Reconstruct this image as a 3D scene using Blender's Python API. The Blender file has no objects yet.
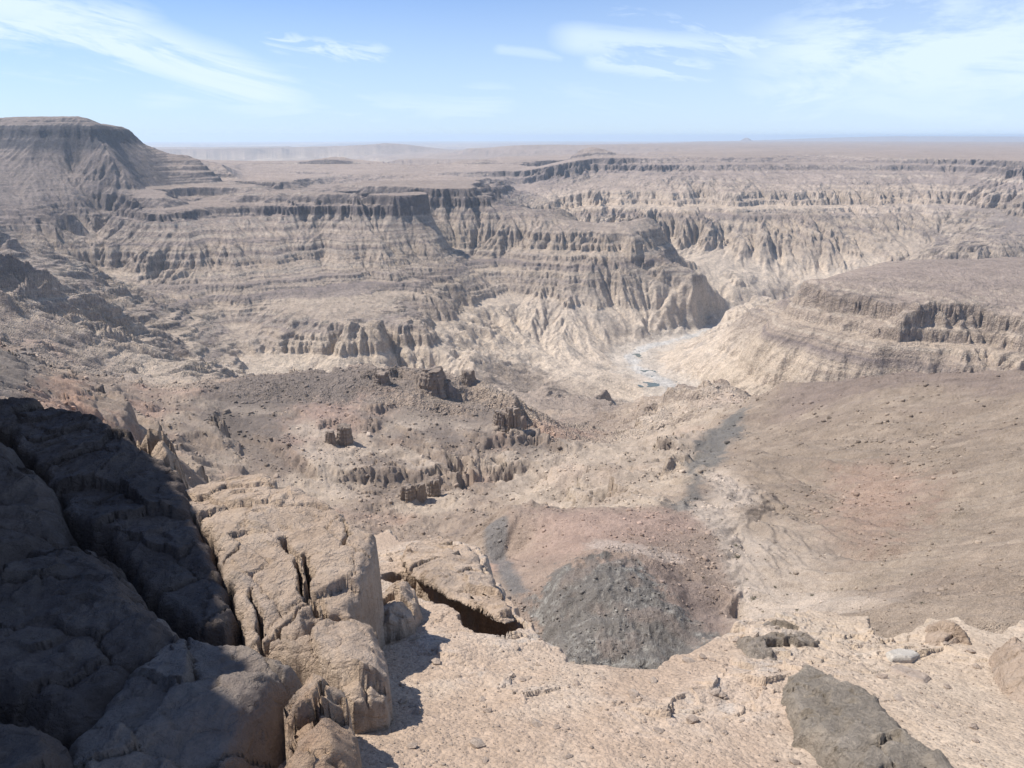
import bpy, bmesh, math, random, time
import numpy as np
from mathutils import Vector
T0 = time.time()
rnd = random.Random(7)
SC = bpy.context.scene
COL = SC.collection
PREVIEW = 1.0

# ------------------------------------------------------------------ camera model
W, H, F = 1024, 768, 773.0
HOR = 136.0
PITCH = math.atan((H / 2 - HOR) / F)
cp, sp = math.cos(PITCH), math.sin(PITCH)

def ray(u, v):
    """(X, Z) of the sight line per unit of forward distance"""
    x = (u - W / 2) / F; y = (H / 2 - v) / F
    d = cp + y * sp
    return x / d, (y * cp - sp) / d

def pt(u, v, z=None, Y=None):
    a, t = ray(u, v)
    if Y is None: Y = z / t
    return a * Y, Y, t * Y

# ------------------------------------------------------------------ noise
def _h(ix, iy, s):
    h = ix.astype(np.uint32) * np.uint32(374761393) + iy.astype(np.uint32) * np.uint32(668265263) + np.uint32((int(s) * 974634777) & 0xFFFFFFFF)
    h = (h ^ (h >> np.uint32(13))) * np.uint32(1274126177)
    h = (h ^ (h >> np.uint32(16))) * np.uint32(2246822519)
    return h ^ (h >> np.uint32(15))

def gnoise(x, y, s=0):
    x0 = np.floor(x); y0 = np.floor(y)
    fx = (x - x0).astype(np.float32); fy = (y - y0).astype(np.float32)
    ix = x0.astype(np.int32); iy = y0.astype(np.int32)
    u = fx * fx * fx * (fx * (fx * 6 - 15) + 10); v = fy * fy * fy * (fy * (fy * 6 - 15) + 10)
    def g(dx, dy):
        an = _h(ix + dx, iy + dy, s).astype(np.float32) * np.float32(2 * math.pi / 4294967296.0)
        return np.cos(an) * (fx - dx) + np.sin(an) * (fy - dy)
    a = g(0, 0); b = g(1, 0); c = g(0, 1); d = g(1, 1)
    return ((a + u * (b - a)) * (1 - v) + (c + u * (d - c)) * v) * 1.5

def fbm(x, y, s=0, o=4, lac=2.03, gain=.5):
    r = 0; amp = 1; t = 0
    for i in range(o):
        r = r + amp * gnoise(x, y, s + i * 17); t += amp
        x = x * lac + 13.7; y = y * lac - 7.3; amp *= gain
    return r / t

def ridged(x, y, s=0, o=4, gain=.5):
    r = 0; amp = 1; t = 0
    for i in range(o):
        r = r + amp * (1 - np.abs(gnoise(x, y, s + i * 17)) * 2); t += amp
        x = x * 2.07 + 3.7; y = y * 2.07 - 9.3; amp *= gain
    return r / t

def sstep(a, b, x):
    t = np.clip((x - a) / (b - a), 0, 1)
    return t * t * (3 - 2 * t)

def erosion(X, Y, gx, gy, lam, octs, s, amp0=1.0, gain=.5, sharp=True):
    """gullies that run down the slope (gx, gy); wavelength lam in metres; returns about -1..1"""
    sl = np.sqrt(gx * gx + gy * gy) + 1e-6
    dx, dy = -gy / sl, gx / sl            # across the slope
    out = np.zeros_like(X, dtype=np.float32); amp = amp0; tot = 0
    freq = 1.0 / lam
    ax = dx.astype(np.float32); ay = dy.astype(np.float32)
    for o in range(octs):
        px = X * freq; py = Y * freq
        ix = np.floor(px).astype(np.int32); iy = np.floor(py).astype(np.int32)
        fx = (px - ix).astype(np.float32); fy = (py - iy).astype(np.float32)
        num = np.zeros_like(out); den = np.zeros_like(out); sx = np.zeros_like(out)
        for i in (-1, 0, 1):
            for j in (-1, 0, 1):
                h = _h(ix + i, iy + j, s + o * 31)
                hx = (h & 0xFFFF).astype(np.float32) / 65536 - .5
                hy = (h >> 16).astype(np.float32) / 65536 - .5
                rx = fx - (i + .5 + hx * .9); ry = fy - (j + .5 + hy * .9)
                w = np.exp(-(rx * rx + ry * ry) * 2.2)
                m = (rx * ax + ry * ay) * 6.2832
                num += np.cos(m) * w; sx += -np.sin(m) * w; den += w
        val = num / den; der = sx / den
        if sharp and o < 2: val = 2.2 * np.sqrt(np.clip((1.02 + val) / 2, 0, 1)) - 1.3
        elif sharp: val = 1.2 - 2.2 * np.sqrt(np.clip((1.02 - val) / 2, 0, 1))
        out += amp * val
        tot += amp
        # bend later gullies towards the earlier ones
        k = .55 * amp
        bx = ax - k * der * ay; by = ay + k * der * ax
        n = np.sqrt(bx * bx + by * by) + 1e-6
        ax, ay = bx / n, by / n
        amp *= gain; freq *= 2.05
    return out / tot

def sub_erosion(m, X, Y, gx, gy, *a_, **k_):
    r = np.zeros_like(X, dtype=np.float32)
    if m.any(): r[m] = erosion(X[m], Y[m], gx[m], gy[m], *a_, **k_)
    return r

def cells(x, y, s=0):
    """broken blocks: (random height of the block, distance to its border)"""
    ix = np.floor(x).astype(np.int32); iy = np.floor(y).astype(np.int32)
    fx = (x - ix).astype(np.float32); fy = (y - iy).astype(np.float32)
    f1 = np.full(x.shape, 9., np.float32); f2 = f1.copy(); val = np.zeros_like(f1); tx = val.copy()
    for i in (-1, 0, 1):
        for j in (-1, 0, 1):
            h = _h(ix + i, iy + j, s)
            rx = fx - i - (h & np.uint32(1023)).astype(np.float32) / 1024; ry = fy - j - ((h >> np.uint32(10)) & np.uint32(1023)).astype(np.float32) / 1024
            d = rx * rx + ry * ry
            hv = ((h >> np.uint32(20)) & np.uint32(63)).astype(np.float32) / 63 - .5
            an = (h >> np.uint32(26)).astype(np.float32) / 64 * 6.28
            til = rx * np.cos(an) + ry * np.sin(an)
            n_ = d < f1
            f2 = np.where(n_, f1, np.minimum(f2, d))
            val = np.where(n_, hv, val); tx = np.where(n_, til, tx); f1 = np.where(n_, d, f1)
    return val, tx, np.sqrt(f2) - np.sqrt(f1)

# ------------------------------------------------------------------ terrain: what stands where
# strata: input elevation -> output elevation (benches flat, cliffs steep)
KI = np.array([-900, -520, -425, -400, -392, -385, -372, -365, -325, -298, -292, -284, -277, -268, -186, -180, -171, -165, -130, -95, -60, -8, 16, 30, 120.])
KO = np.array([-880, -520, -425, -412, -392, -388, -370, -362, -328, -320, -303, -297, -277, -271, -212, -189, -183, -160, -154, -112, -74, -24, 21, 32, 60.])
def strata(z, w):
    return z * (1 - w) + np.interp(z, KI, KO) * w
def wstr(Y, a, z):
    w_ = sstep(650, 1250, Y)
    # on the mesa's flanks the beds show far less; the left wall has softer middle beds
    w_ = w_ * (1 - .85 * sstep(-.45, -.56, a) * sstep(-225, -195, z) * sstep(10, -10, z) * sstep(3600, 3000, Y))
    return w_ * (1 - .6 * sstep(.06, -.02, a) * sstep(-330, -305, z) * sstep(-240, -262, z) * sstep(3000, 2700, Y))
def sshift(Y, a):
    """the far side stands higher"""
    return np.maximum(30 * sstep(3900, 4600, Y), 60 * sstep(2450, 3000, Y) * sstep(.0, .12, a)) + 0 * Y

CP = []   # (a, lnY, z)
def P(u, v, z=None, Y=None):
    a, t = ray(u, v)
    if Y is None: Y = z / t
    CP.append((a, math.log(Y), t * Y))
def Q(a, Y, z):
    CP.append((a, math.log(Y), z))

# far plateau and its long stepped wall
for u, v, z_ in ((480,161,-130),(530,159,-125),(580,157,-105),(650,156,-100),(760,156.5,-100),(860,155.5,-100),(930,156,-100),(1024,159,-100)): P(u, v, z=z_)
for u, v, Y in ((560,169,4300),(650,167,3800),(760,167,3720),(860,166,3780),(930,167,3720),(1024,171,3300),
                (600,177,3700),(700,177,3480),(850,176,3500),(960,178,3450),(600,200,3250),(650,216,3000),(700,200,3200),(760,230,2850),(750,260,2600),(745,282,2450),(850,200,3200),(850,230,2850),(850,252,2680),
                (960,205,3150),(960,236,2750),(1024,190,3080),(1024,215,2850)): P(u, v, Y=Y)
P(1000,250,Y=2500)
for a in (-1.5,-.8,-.4,0,.3,.6,1.2):
    Q(a, 70000, -100)
    if a > 0: Q(a, 20000, -95)
for a in (.0,.3,.6,1.2): Q(a, 9000, -97)
Q(-.4, 9000, -300); Q(-.2, 9000, -300); Q(-.3,14000,-330); Q(-.2,20000,-330); Q(-.5,20000,-330); Q(-.1, 7000, -250); Q(-1.5, 9000, -200); Q(-.3,6500,-260); Q(-.45,6000,-240); Q(0,14000,-190)
P(300,162,Y=5200); P(400,160,Y=6000); P(340,166,Y=4600)
P(470,163,Y=5200);
# canyon arms between the far plateaus
P(520,178,Y=3800); P(530,195,Y=3300); Q(-.10,4600,-230)
# hidden canyon behind the left plateau
Q(-.22, 4700, -215); 
# left plateau, rim and top
for u, v in ((130,198),(180,196),(240,195),(300,195),(350,195),(400,194)): P(u, v, z=-165)
P(418,205,Y=2330); P(432,195,z=-165); P(450,190,z=-165); P(480,184,z=-165); P(497,180,z=-165)
P(380,187,z=-162); P(300,180,z=-162); P(220,182,z=-160); P(300,172,z=-161); P(400,178,z=-162); P(460,176,z=-163); P(180,188,z=-160)
P(500,192,Y=3150); P(505,205,Y=2900)
# the mesa on the left
P(-60,121,Y=2600); P(0,121.5,Y=2600); P(40,122,Y=2550); P(75,122.5,Y=2550); P(110,136,Y=2600); P(140,151,Y=2700); P(170,159,Y=2780); P(200,168,Y=2850); P(250,174,Y=3050)
P(0,150,Y=2470); P(30,153,Y=2450); P(75,150,Y=2480); P(120,165,Y=2450); P(140,180,Y=2480)
P(30,175,Y=2340); P(90,180,Y=2370); P(60,200,Y=2230); P(110,205,Y=2280); P(0,200,Y=2130)
P(60,230,Y=2020); P(100,235,Y=2080); P(0,250,Y=1650); P(60,262,Y=1800); P(110,265,Y=1900); P(0,300,Y=1120); P(50,300,Y=1400); P(0,345,Y=760); P(60,345,Y=1050)
P(110,300,Y=1530); P(150,350,Y=1200); P(195,380,Y=1230); P(120,375,Y=950); P(150,395,Y=850)
P(60,378,Y=400); P(20,362,Y=390); P(100,396,Y=380); P(122,412,Y=330); P(0,350,Y=420)
P(40,400,Y=290); P(100,430,Y=250); P(0,400,Y=250); P(0,420,Y=200)
Q(-1.5, 300, -40); Q(-1.5, 1000, -90); Q(-1.5, 2400, 20); Q(-1.1, 600, -110); Q(-1.1,1400,-150)
Q(-.9, 4000, 20); Q(-.75, 5000,-60)
# wall under the left plateau
P(150,225,Y=2020); P(200,260,Y=1880); P(200,290,Y=1750); P(230,320,Y=1640); P(300,250,Y=2020); P(300,285,Y=1830)
P(200,305,Y=1680); P(300,318,Y=1600); P(380,322,Y=1590); P(428,328,Y=1585); P(442,345,Y=1575); P(470,362,Y=1540); P(455,350,Y=1560); P(300,345,Y=1500); P(380,345,Y=1520); P(300,366,Y=1440); P(400,366,Y=1500); P(240,372,Y=1350)
P(400,230,Y=2180); P(400,260,Y=2050); P(400,290,Y=1870); P(440,300,Y=1860); P(500,230,Y=2400); P(500,260,Y=2250); P(500,290,Y=2100); P(500,330,Y=1890); P(500,360,Y=1700); P(550,378,Y=1620); P(460,350,Y=1680)
P(600,382,Y=1600); P(600,345,Y=1850); P(600,320,Y=1960); P(600,290,Y=2080); P(600,255,Y=2230)
# long bench ridge and what lies behind it
P(520,216,z=-274); P(560,220,z=-274); P(650,227,z=-274); P(700,235,z=-274); P(742,246,Y=2180)
Q(.09, 2750, -370); Q(.17, 2650, -410); Q(.24, 2380, -450); Q(.31,2400,-470); Q(.03,2950,-330); Q(.4,2330,-480)
P(700,300,Y=2030); P(725,318,Y=1960); P(650,300,Y=2090); P(650,328,Y=1990); P(776,296,Y=2080); P(692,345,Y=1740); P(722,328,Y=1690)
# river
RIV = [(800,330,2500),(745,338,2280),(690,343,2060),(645,347,1930),(630,354,1850),(636,365,1760),(655,378,1670),(678,393,1585),(660,410,1480),(600,425,1400)]
for u, v, Y in RIV[3:8]:
    a, t = ray(u, v); Q(a, Y, -521)
Q(.17, 1450, -524); Q(.08,1380,-500); 
# mesa on the right
P(880,264,z=-274); P(950,262,z=-274); P(1024,258,z=-274); Q(.9, 1900, -275)
P(800,290,z=-274); P(850,300,z=-274); P(900,306,z=-274); P(950,310,z=-274); P(1024,314,z=-274); Q(.9,1300,-274)
P(800,328,Y=1345); P(900,337,Y=1235); P(1024,347,Y=1170); P(800,350,Y=1290); P(900,360,Y=1200); P(1000,365,Y=1150); P(800,385,Y=1230); P(700,375,Y=1560); P(730,350,Y=1560); P(760,330,Y=1500); P(720,392,Y=1340)
Q(.38, 1950, -430); Q(.45, 2250, -460); Q(.65, 2400,-440); Q(1.0,2500,-400)
# hidden ground in front of that slope
Q(.5, 900, -420); Q(.4, 950,-430); Q(.7, 850, -400); Q(.3, 1000,-450)
# brown hill in the middle
P(160,408,Y=640); P(200,392,Y=700); P(250,380,Y=760); P(300,374,Y=800); P(350,371,Y=820); P(400,371,Y=820); P(440,374,Y=800); P(480,385,Y=780); P(520,410,Y=740); P(545,430,Y=700)
P(250,405,Y=690); P(330,405,Y=705); P(400,400,Y=715); P(450,405,Y=715); P(200,425,Y=600)
Q(-.42,950,-300); Q(-.25,1050,-370); Q(-.1,1100,-390); Q(.0,1050,-385); Q(.04,900,-345)
P(450,440,Y=640); P(400,440,Y=635); P(300,440,Y=620); P(350,470,Y=570); P(430,488,Y=555); P(500,445,Y=640); P(480,470,Y=590); P(520,480,Y=570); P(250,460,Y=560); P(200,450,Y=560)
P(560,470,Y=560); P(560,492,Y=500); P(480,502,Y=520); P(400,520,Y=490); P(330,505,Y=500); P(250,490,Y=490); P(180,465,Y=500)
for a in (-.32, -.2, -.08): Q(a, 300, -178); Q(a, 200, -125); Q(a, 400, -235)
Q(-.45, 300, -150); Q(-.45,450,-205)
# valley below it
P(540,392,Y=1280); P(500,380,Y=1500); P(600,408,Y=1150); P(560,415,Y=1000); P(620,428,Y=850); P(600,445,Y=720)
P(650,404,Y=930); P(690,398,Y=900); P(735,392,Y=860); Q(.22,1150,-440)
P(650,450,Y=560); P(600,470,Y=520); P(600,498,Y=390); P(680,440,Y=600)
# ravine and wash
P(742,408,Y=690); P(730,430,Y=560); P(705,460,Y=420); P(695,490,Y=320)
P(720,500,Y=280); P(712,530,Y=235); P(728,560,Y=205); P(760,600,Y=178)
# red saddle and grey hump
P(512,511,Y=250); P(600,509,Y=250); P(690,515,Y=250); P(600,535,Y=215); P(600,560,Y=192); P(600,600,Y=170); P(600,650,Y=152); P(660,668,Y=146); P(560,668,Y=146); P(610,690,Y=140); P(735,612,Y=172); P(530,590,Y=182); P(500,560,Y=225); P(495,530,Y=262); P(700,560,Y=200); P(540,650,Y=160)
# the big slope on the right
P(780,389,Y=640); P(840,380,Y=610); P(900,369,Y=570); P(960,371,Y=540); P(1024,372,Y=500)
P(850,400,Y=530); P(850,450,Y=400); P(850,500,Y=300); P(850,560,Y=202); P(850,600,Y=150); P(950,420,Y=430); P(950,450,Y=350); P(1000,500,Y=240); P(1000,560,Y=160); P(1024,600,Y=118); P(950,600,Y=132); P(780,420,Y=560); P(760,450,Y=480); P(770,500,Y=310); P(785,560,Y=205)
Q(1.1, 500,-110); Q(1.1,250,-75); Q(1.1,1300,-290); Q(1.2,3000,-350); Q(1.2,4600,-100)
# steep ground right under the lookout (hidden)
for a in (-1.5,-.8,-.4,0,.4,.8,1.2):
    Q(a, 12, -11.5); Q(a, 40, -36 if a > -.3 else -26); Q(a, 85, -74 if a > -.3 else -50)

CP = np.array(CP)
# invert strata so that the finished ground passes through the points
def inv_out(z, Y, a):
    sh = float(sshift(np.array(Y), a))
    zi = np.linspace(-900, 140, 4161)
    zo = strata(zi, wstr(np.full(zi.shape, Y), a, zi))
    return float(np.interp(z - sh, zo, zi)) + sh
zin = np.array([inv_out(z, math.exp(l), a) for a, l, z in CP])

# rbf fit
def kern(r2): return np.sqrt(r2 + .02 ** 2)
A = CP[:, 0]; L = CP[:, 1]
n = len(CP)
for i_ in range(n):
    for j_ in range(i_):
        d_ = math.hypot(A[i_] - A[j_], L[i_] - L[j_])
        g_ = abs(zin[i_] - zin[j_]) / (d_ * math.exp(min(L[i_], L[j_])) + 1e-6)
        if d_ < .15 and g_ > 1.1: print('STEEP', CP[i_].round(3), CP[j_].round(3), round(g_, 2))
K = kern((A[:, None] - A[None]) ** 2 + (L[:, None] - L[None]) ** 2)
K[np.diag_indices(n)] += .004
M = np.zeros((n + 3, n + 3)); M[:n, :n] = K
M[:n, n] = 1; M[:n, n + 1] = A; M[:n, n + 2] = L
M[n:, :n] = M[:n, n:].T
# flip the sign of the conditionally negative kernel's ridge term is not needed at this size
sol = np.linalg.solve(M, np.concatenate([zin / np.exp(L) * 1000, [0, 0, 0]])) if False else np.linalg.solve(M, np.concatenate([zin, [0, 0, 0]]))

def seg(a0, a1, k): return list(np.linspace(a0, a1, k, endpoint=False))
q = PREVIEW
rowsL = seg(math.log(10), math.log(100), int(60 * q)) + seg(math.log(100), math.log(700), int(560 * q)) + seg(math.log(700), math.log(1200), int(190 * q)) \
      + seg(math.log(1200), math.log(2900), int(620 * q)) + seg(math.log(2900), math.log(5200), int(330 * q)) + seg(math.log(5200), math.log(70000), int(110 * q)) + [math.log(70000)]
rowsL = np.array(rowsL)
colsA = np.array(seg(-1.5, -.82, int(70 * q)) + seg(-.82, .82, int(1320 * q)) + seg(.82, 1.2, int(40 * q)) + [1.2])

# coarse field
gl = np.linspace(rowsL[0] - .01, rowsL[-1] + .01, 520); ga = np.linspace(-1.52, 1.22, 420)
GL, GA = np.meshgrid(gl, ga, indexing='ij')
fl = np.zeros(GL.size)
pa = GA.ravel(); pl = GL.ravel()
for i in range(0, len(pa), 20000):
    s_ = slice(i, i + 20000)
    fl[s_] = kern((pa[s_, None] - A[None]) ** 2 + (pl[s_, None] - L[None]) ** 2) @ sol[:n] + sol[n] + sol[n + 1] * pa[s_] + sol[n + 2] * pl[s_]
B0 = fl.reshape(GL.shape)
print('rbf', n, time.time() - T0)

def bilin(Fg, l, a):
    i = (l - gl[0]) / (gl[1] - gl[0]); j = (a - ga[0]) / (ga[1] - ga[0])
    i0 = np.clip(np.floor(i).astype(int), 0, len(gl) - 2); j0 = np.clip(np.floor(j).astype(int), 0, len(ga) - 2)
    fi = i - i0; fj = j - j0
    return (Fg[i0, j0] * (1 - fi) * (1 - fj) + Fg[i0 + 1, j0] * fi * (1 - fj) + Fg[i0, j0 + 1] * (1 - fi) * fj + Fg[i0 + 1, j0 + 1] * fi * fj)

def bumpmask(a, l, cu, cv, Yc, ru, rl, soft=.5):
    """soft ellipse on the ground, centre at sight point (cu,cv) and distance Yc, half sizes in slope units and in log distance"""
    a0, _ = ray(cu, cv)
    d = np.sqrt(((a - a0) / ru) ** 2 + ((l - math.log(Yc)) / rl) ** 2)
    return 1 - sstep(1 - soft, 1 + soft, d)

def polyline_dist(X, Y, pts):
    d = np.full(X.shape, 1e9)
    for (x0, y0), (x1, y1) in zip(pts[:-1], pts[1:]):
        vx, vy = x1 - x0, y1 - y0
        t = np.clip(((X - x0) * vx + (Y - y0) * vy) / (vx * vx + vy * vy), 0, 1)
        d = np.minimum(d, np.hypot(X - x0 - t * vx, Y - y0 - t * vy))
    return d
RIVXY = [(ray(u, v)[0] * Y, Y) for u, v, Y in RIV]
WASHXY = [(ray(u, v)[0] * Y, Y) for u, v, Y in ((830,640,150),(775,612,172),(742,585,190),(728,560,205),(740,545,222),(712,530,235),(706,515,262),(730,497,285),(735,480,330),(715,470,375))]

def hitB(u, v, y0, y1):
    a, t = ray(u, v); y = y0
    while y < y1:
        if float(bilin(B0, np.array([math.log(y)]), np.array([a]))[0]) >= t * y: return a * y, y
        y *= 1.003
    return a * y1, y1
def signed_line(X, Y, pts):
    """distance to an open line, positive on the left of its direction; and how far along (0..1)"""
    d = np.full(X.shape, 1e9); sg = np.ones(X.shape); al = np.zeros(X.shape); n_ = len(pts) - 1
    for k, ((x0, y0), (x1, y1)) in enumerate(zip(pts[:-1], pts[1:])):
        vx, vy = x1 - x0, y1 - y0; L_ = math.hypot(vx, vy) + 1e-9
        t = np.clip(((X - x0) * vx + (Y - y0) * vy) / (L_ * L_), 0, 1)
        dd = np.hypot(X - x0 - t * vx, Y - y0 - t * vy)
        m = dd < d
        d = np.where(m, dd, d); sg = np.where(m, np.sign(vx * (Y - y0) - vy * (X - x0)), sg); al = np.where(m, (k + t) / n_, al)
    return d * sg, al
LEDGES = []
for px_l, y0, y1, h_ in (
    ([(352,380),(372,375),(395,372),(418,380),(440,386),(458,392),(474,388),(490,398),(505,408),(518,422)], 400, 1000, 13),
    ([(362,418),(380,410),(400,401),(425,404),(452,408),(470,416)], 400, 1000, 9),
    ([(392,422),(408,436),(420,450),(432,462),(452,470),(470,478)], 400, 1000, 8),
    ([(312,432),(330,427),(348,426),(366,431),(388,430)], 400, 1000, 10),
    ([(240,432),(262,440),(285,455),(305,470),(322,484)], 400, 1000, 9),
    ([(328,484),(352,480),(380,482),(402,480),(425,484),(446,486)], 400, 1000, 10),
    ([(476,452),(500,446),(528,444),(552,446),(566,456)], 400, 1000, 10),
    ([(480,482),(505,474),(530,470),(552,474)], 400, 1000, 8),
    ([(640,414),(656,404),(680,400),(706,400)], 400, 1100, 12),
    ([(648,436),(664,426),(690,420),(712,418)], 400, 1000, 9),
    ([(600,470),(630,458),(660,452),(690,450)], 350, 900, 6),
    ([(560,486),(590,478),(625,476),(655,478)], 350, 900, 5),
    ([(40,384),(62,376),(84,384),(104,398),(124,414)], 240, 700, 8),
    ([(20,398),(60,402),(96,420),(122,436)], 200, 600, 5),
    ([(780,298),(800,293),(830,299),(870,304),(920,310),(970,314),(1040,319)], 1100, 1800, 26),
    ([(796,318),(850,326),(900,330),(960,334),(1040,341)], 1000, 1700, 15)):
    LEDGES.append(([hitB(u, v, y0, y1) for u, v in px_l], h_))
def cliff_lines(X, Y):
    add = np.zeros(X.shape); dark = np.zeros(X.shape)
    for k, (pts, h_) in enumerate(LEDGES):
        xs = [p_[0] for p_ in pts]; ys = [p_[1] for p_ in pts]
        m = (X > min(xs) - 90) & (X < max(xs) + 90) & (Y > min(ys) - 110) & (Y < max(ys) + 110)
        if not m.any(): continue
        Xm, Ym = X[m], Y[m]
        sc_ = 1 if h_ < 14 else 2.4
        wx = Xm + sc_ * 9 * fbm(Xm / (26 * sc_), Ym / (26 * sc_), 900 + k, 5, gain=.6) + 2.5 * gnoise(Xm / 5, Ym / 5, 930 + k); wy = Ym + sc_ * 10 * fbm(Xm / (26 * sc_), Ym / (26 * sc_), 950 + k, 5, gain=.6) + 2.5 * gnoise(Xm / 5, Ym / 5, 970 + k)
        ds, al = signed_line(wx, wy, pts)
        end = sstep(-.0, .15, al) * sstep(1., .85, al) * sstep(75, 25, np.abs(ds))
        hh = h_ * (.7 + .5 * gnoise(Xm / 18, Ym / 18, 990 + k))
        up = .62 * sstep(-1.2, 1.0, ds) + .38 * sstep(3.5, 5.0, ds)
        a_ = hh * (up - .42) * np.exp(-np.clip(np.abs(ds) - 6, 0, None) / 34) * end
        add[m] += a_
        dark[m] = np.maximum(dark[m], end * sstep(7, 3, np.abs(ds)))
    return add, dark
def height(l, a):
    """finished ground at (ln Y, X/Y): returns z and the masks that colour it"""
    Y = np.exp(l); X = a * Y
    far = sstep(math.log(650), math.log(1250), l)
    # slow bend of the lines
    base = bilin(B0, l, a)
    e = .012
    za = (bilin(B0, l, a + e) - bilin(B0, l, a - e)) / (2 * e)
    zl = (bilin(B0, l + e, a) - bilin(B0, l - e, a)) / (2 * e)
    gx = za / Y; gy = (zl - a * za) / Y
    sl = np.sqrt(gx * gx + gy * gy)
    sh = sshift(Y, a)
    # gullies: two families
    lo = sstep(-200, -260, base)
    e1 = sub_erosion(far > 0, X, Y, gx, gy, 95.0, 4, 11, gain=.6)
    e1b = sub_erosion(far > 0, X, Y, gx, gy, 270.0, 2, 19, gain=.5)
    am = .38 + .72 * sstep(-.3, .35, fbm(X / 330, Y / 330, 17, 3))
    e1 = .95 * e1 * am + .55 * e1b
    gorge = bumpmask(a, l, 60, 250, 1550, .13, .32, .4)
    amp_far = (96 + 50 * gorge) * np.clip(sl, 0, .55) * far * (1 - .55 * sstep(4500, 7000, Y))
    rim = sstep(-160, -185, base - sh)        # plateau tops stay flat
    mesa = sstep(-.42, -.5, a)
    amp_far *= (.10 + .90 * np.maximum(rim, mesa * .55)) 
    rmesa = bumpmask(a, l, 965, 285, 1560, .27, .27, .25)
    amp_far *= 1 - .9 * rmesa
    river = polyline_dist(X, Y, RIVXY)
    rv = sstep(95, 22, river + 26 * gnoise(X / 60, Y / 60, 5) + 10 * gnoise(X / 20, Y / 20, 6))
    fw = sstep(2500, 2900, Y) * sstep(5600, 4600, Y) * sstep(-.06, .02, a)
    amp_far *= (1 - rv) * (1 + .9 * fw)
    base = base + fw * sstep(-170, -215, base - sh) * 22 * fbm(X / 620, Y / 620, 15, 3)
    base = base + fw * 25 * gnoise(X / 900, Y / 900, 16) * sstep(-330, -180, base - sh) * sstep(-120, -160, base - sh)
    amp_far *= 1 - .6 * bumpmask(a, l, 800, 368, 1330, .25, .14, .4)
    z = base + amp_far * (e1 - .1)
    z += far * 7 * fbm(X / 260, Y / 260, 3, 3) * np.clip(sl * 3 + .15, 0, 1)
    # near gullies
    near = 1 - far
    e2 = sub_erosion(far < 1, X, Y, gx, gy, 38.0, 4, 23, gain=.6)
    smooth_r = sstep(.24, .34, a) * sstep(math.log(760), math.log(600), l)     # the smooth slope on the right
    hillm = bumpmask(a, l, 380, 435, 640, .26, .26, .4)
    amp_near = (15 - 9 * smooth_r) * np.clip(sl, .02, .6) * near * sstep(60, 130, Y)
    soft = bumpmask(a, l, 610, 585, 190, .17, .36, .3)
    z += amp_near * e2 * (1 - .8 * soft)
    # rough crystalline rock low in the canyon and on the spurs in the middle
    rough = sstep(-395, -440, base) * far * (1 - rv) * sstep(90, 330, river)
    midr = (1 - smooth_r) * near * sstep(math.log(270), math.log(400), l)
    rg = ridged(X / 95, Y / 95, 41, 5, .58)
    z += rough * 20 * (rg - .3)
    rg2 = ridged(X / 34 + .3 * gnoise(X / 30, Y / 30, 2), Y / 34, 47, 6, .62)
    z += midr * (3.5 + 1.5 * hillm) * (rg2 - .35) * sstep(.05, .25, sl + .1)
    # hard beds in the near hills: broken little cliffs
    crag = sstep(-.05, .3, fbm(X / 120, Y / 120, 71, 4, gain=.6) + .22 * hillm) * midr * sstep(.1, .32, sl + .12 * gnoise(X / 60, Y / 60, 72)) + .12 * midr
    crag = np.maximum(crag, .75 * midr * bumpmask(a, l, 415, 440, 640, .24, .15, .5) * sstep(-.35, .1, gnoise(X / 70, Y / 70, 74)))
    cb = np.zeros_like(z)
    mm = (midr > 0) & (far < 1)
    if mm.any():
        wx = X[mm] + 1.6 * gnoise(X[mm] / 9, Y[mm] / 9, 301); wy = Y[mm] + 1.6 * gnoise(X[mm] / 9, Y[mm] / 9, 302)
        v1, t1, b1 = cells(wx / 24, wy / 17, 303); v2, t2, b2 = cells(wx / 9, wy / 7.5, 304)
        cb[mm] = 3.5 * v1 + 3 * t1 + 1.6 * v2 + 1.8 * t2 - 1.0 * sstep(.10, .0, b1)
    z += np.tanh(cb * crag / 7) * 6
    warp = 5 * gnoise(X / 90, Y / 90, 61) + 2.5 * fbm(X / 22, Y / 22, 62, 3)
    dip = .06 * X - .03 * Y
    for per, kk in ((23.0, 1.0), (7.3, .75)):
        ph = (z + warp + dip) / per
        fr = ph - np.floor(ph)
        step = (sstep(.55, .72, fr) - fr) * per
        z += step * kk * crag
    e3 = sub_erosion((far < 1) & (smooth_r > 0), X, Y, gx, gy, 21.0, 4, 29, gain=.62)
    z += smooth_r * near * (3.4 * e3 + 9 * fbm((X * .8 - Y * .6) / 170, (X * .6 + Y * .8) / 60, 33, 3) * sstep(130, 260, Y))
    cl_, cdark = cliff_lines(X, Y)
    z += cl_
    gm = bumpmask(a, l, 615, 608, 165, .11, .2, .3)
    z += gm * (2.4 * (ridged(X / 16, Y / 16, 131, 5, .6) - .4) + 3.0 * sstep(0, 1, gm))
    # strata of the big walls
    hs = 7 * gnoise(X / 500, Y / 500, 81) + 1.6 * gnoise(X / 45, Y / 45, 82) + .7 * gnoise(X / 16, Y / 16, 83)
    hs = hs * (1 - .7 * rmesa)
    zz = z - sh + hs * (1 - rv)
    w = wstr(Y, a, zz)
    zs = strata(zz, w)
    # thin beds
    bm = sstep(-425, -395, zs) * far * (1 - rv) * (1 - .75 * sstep(-185, -165, zs) * sstep(-.38, -.46, a)) * (1 - .85 * bumpmask(a, l, 800, 365, 1400, .3, .16, .3))
    talus = sstep(-212, -222, zs) * sstep(-285, -272, zs)
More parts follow.
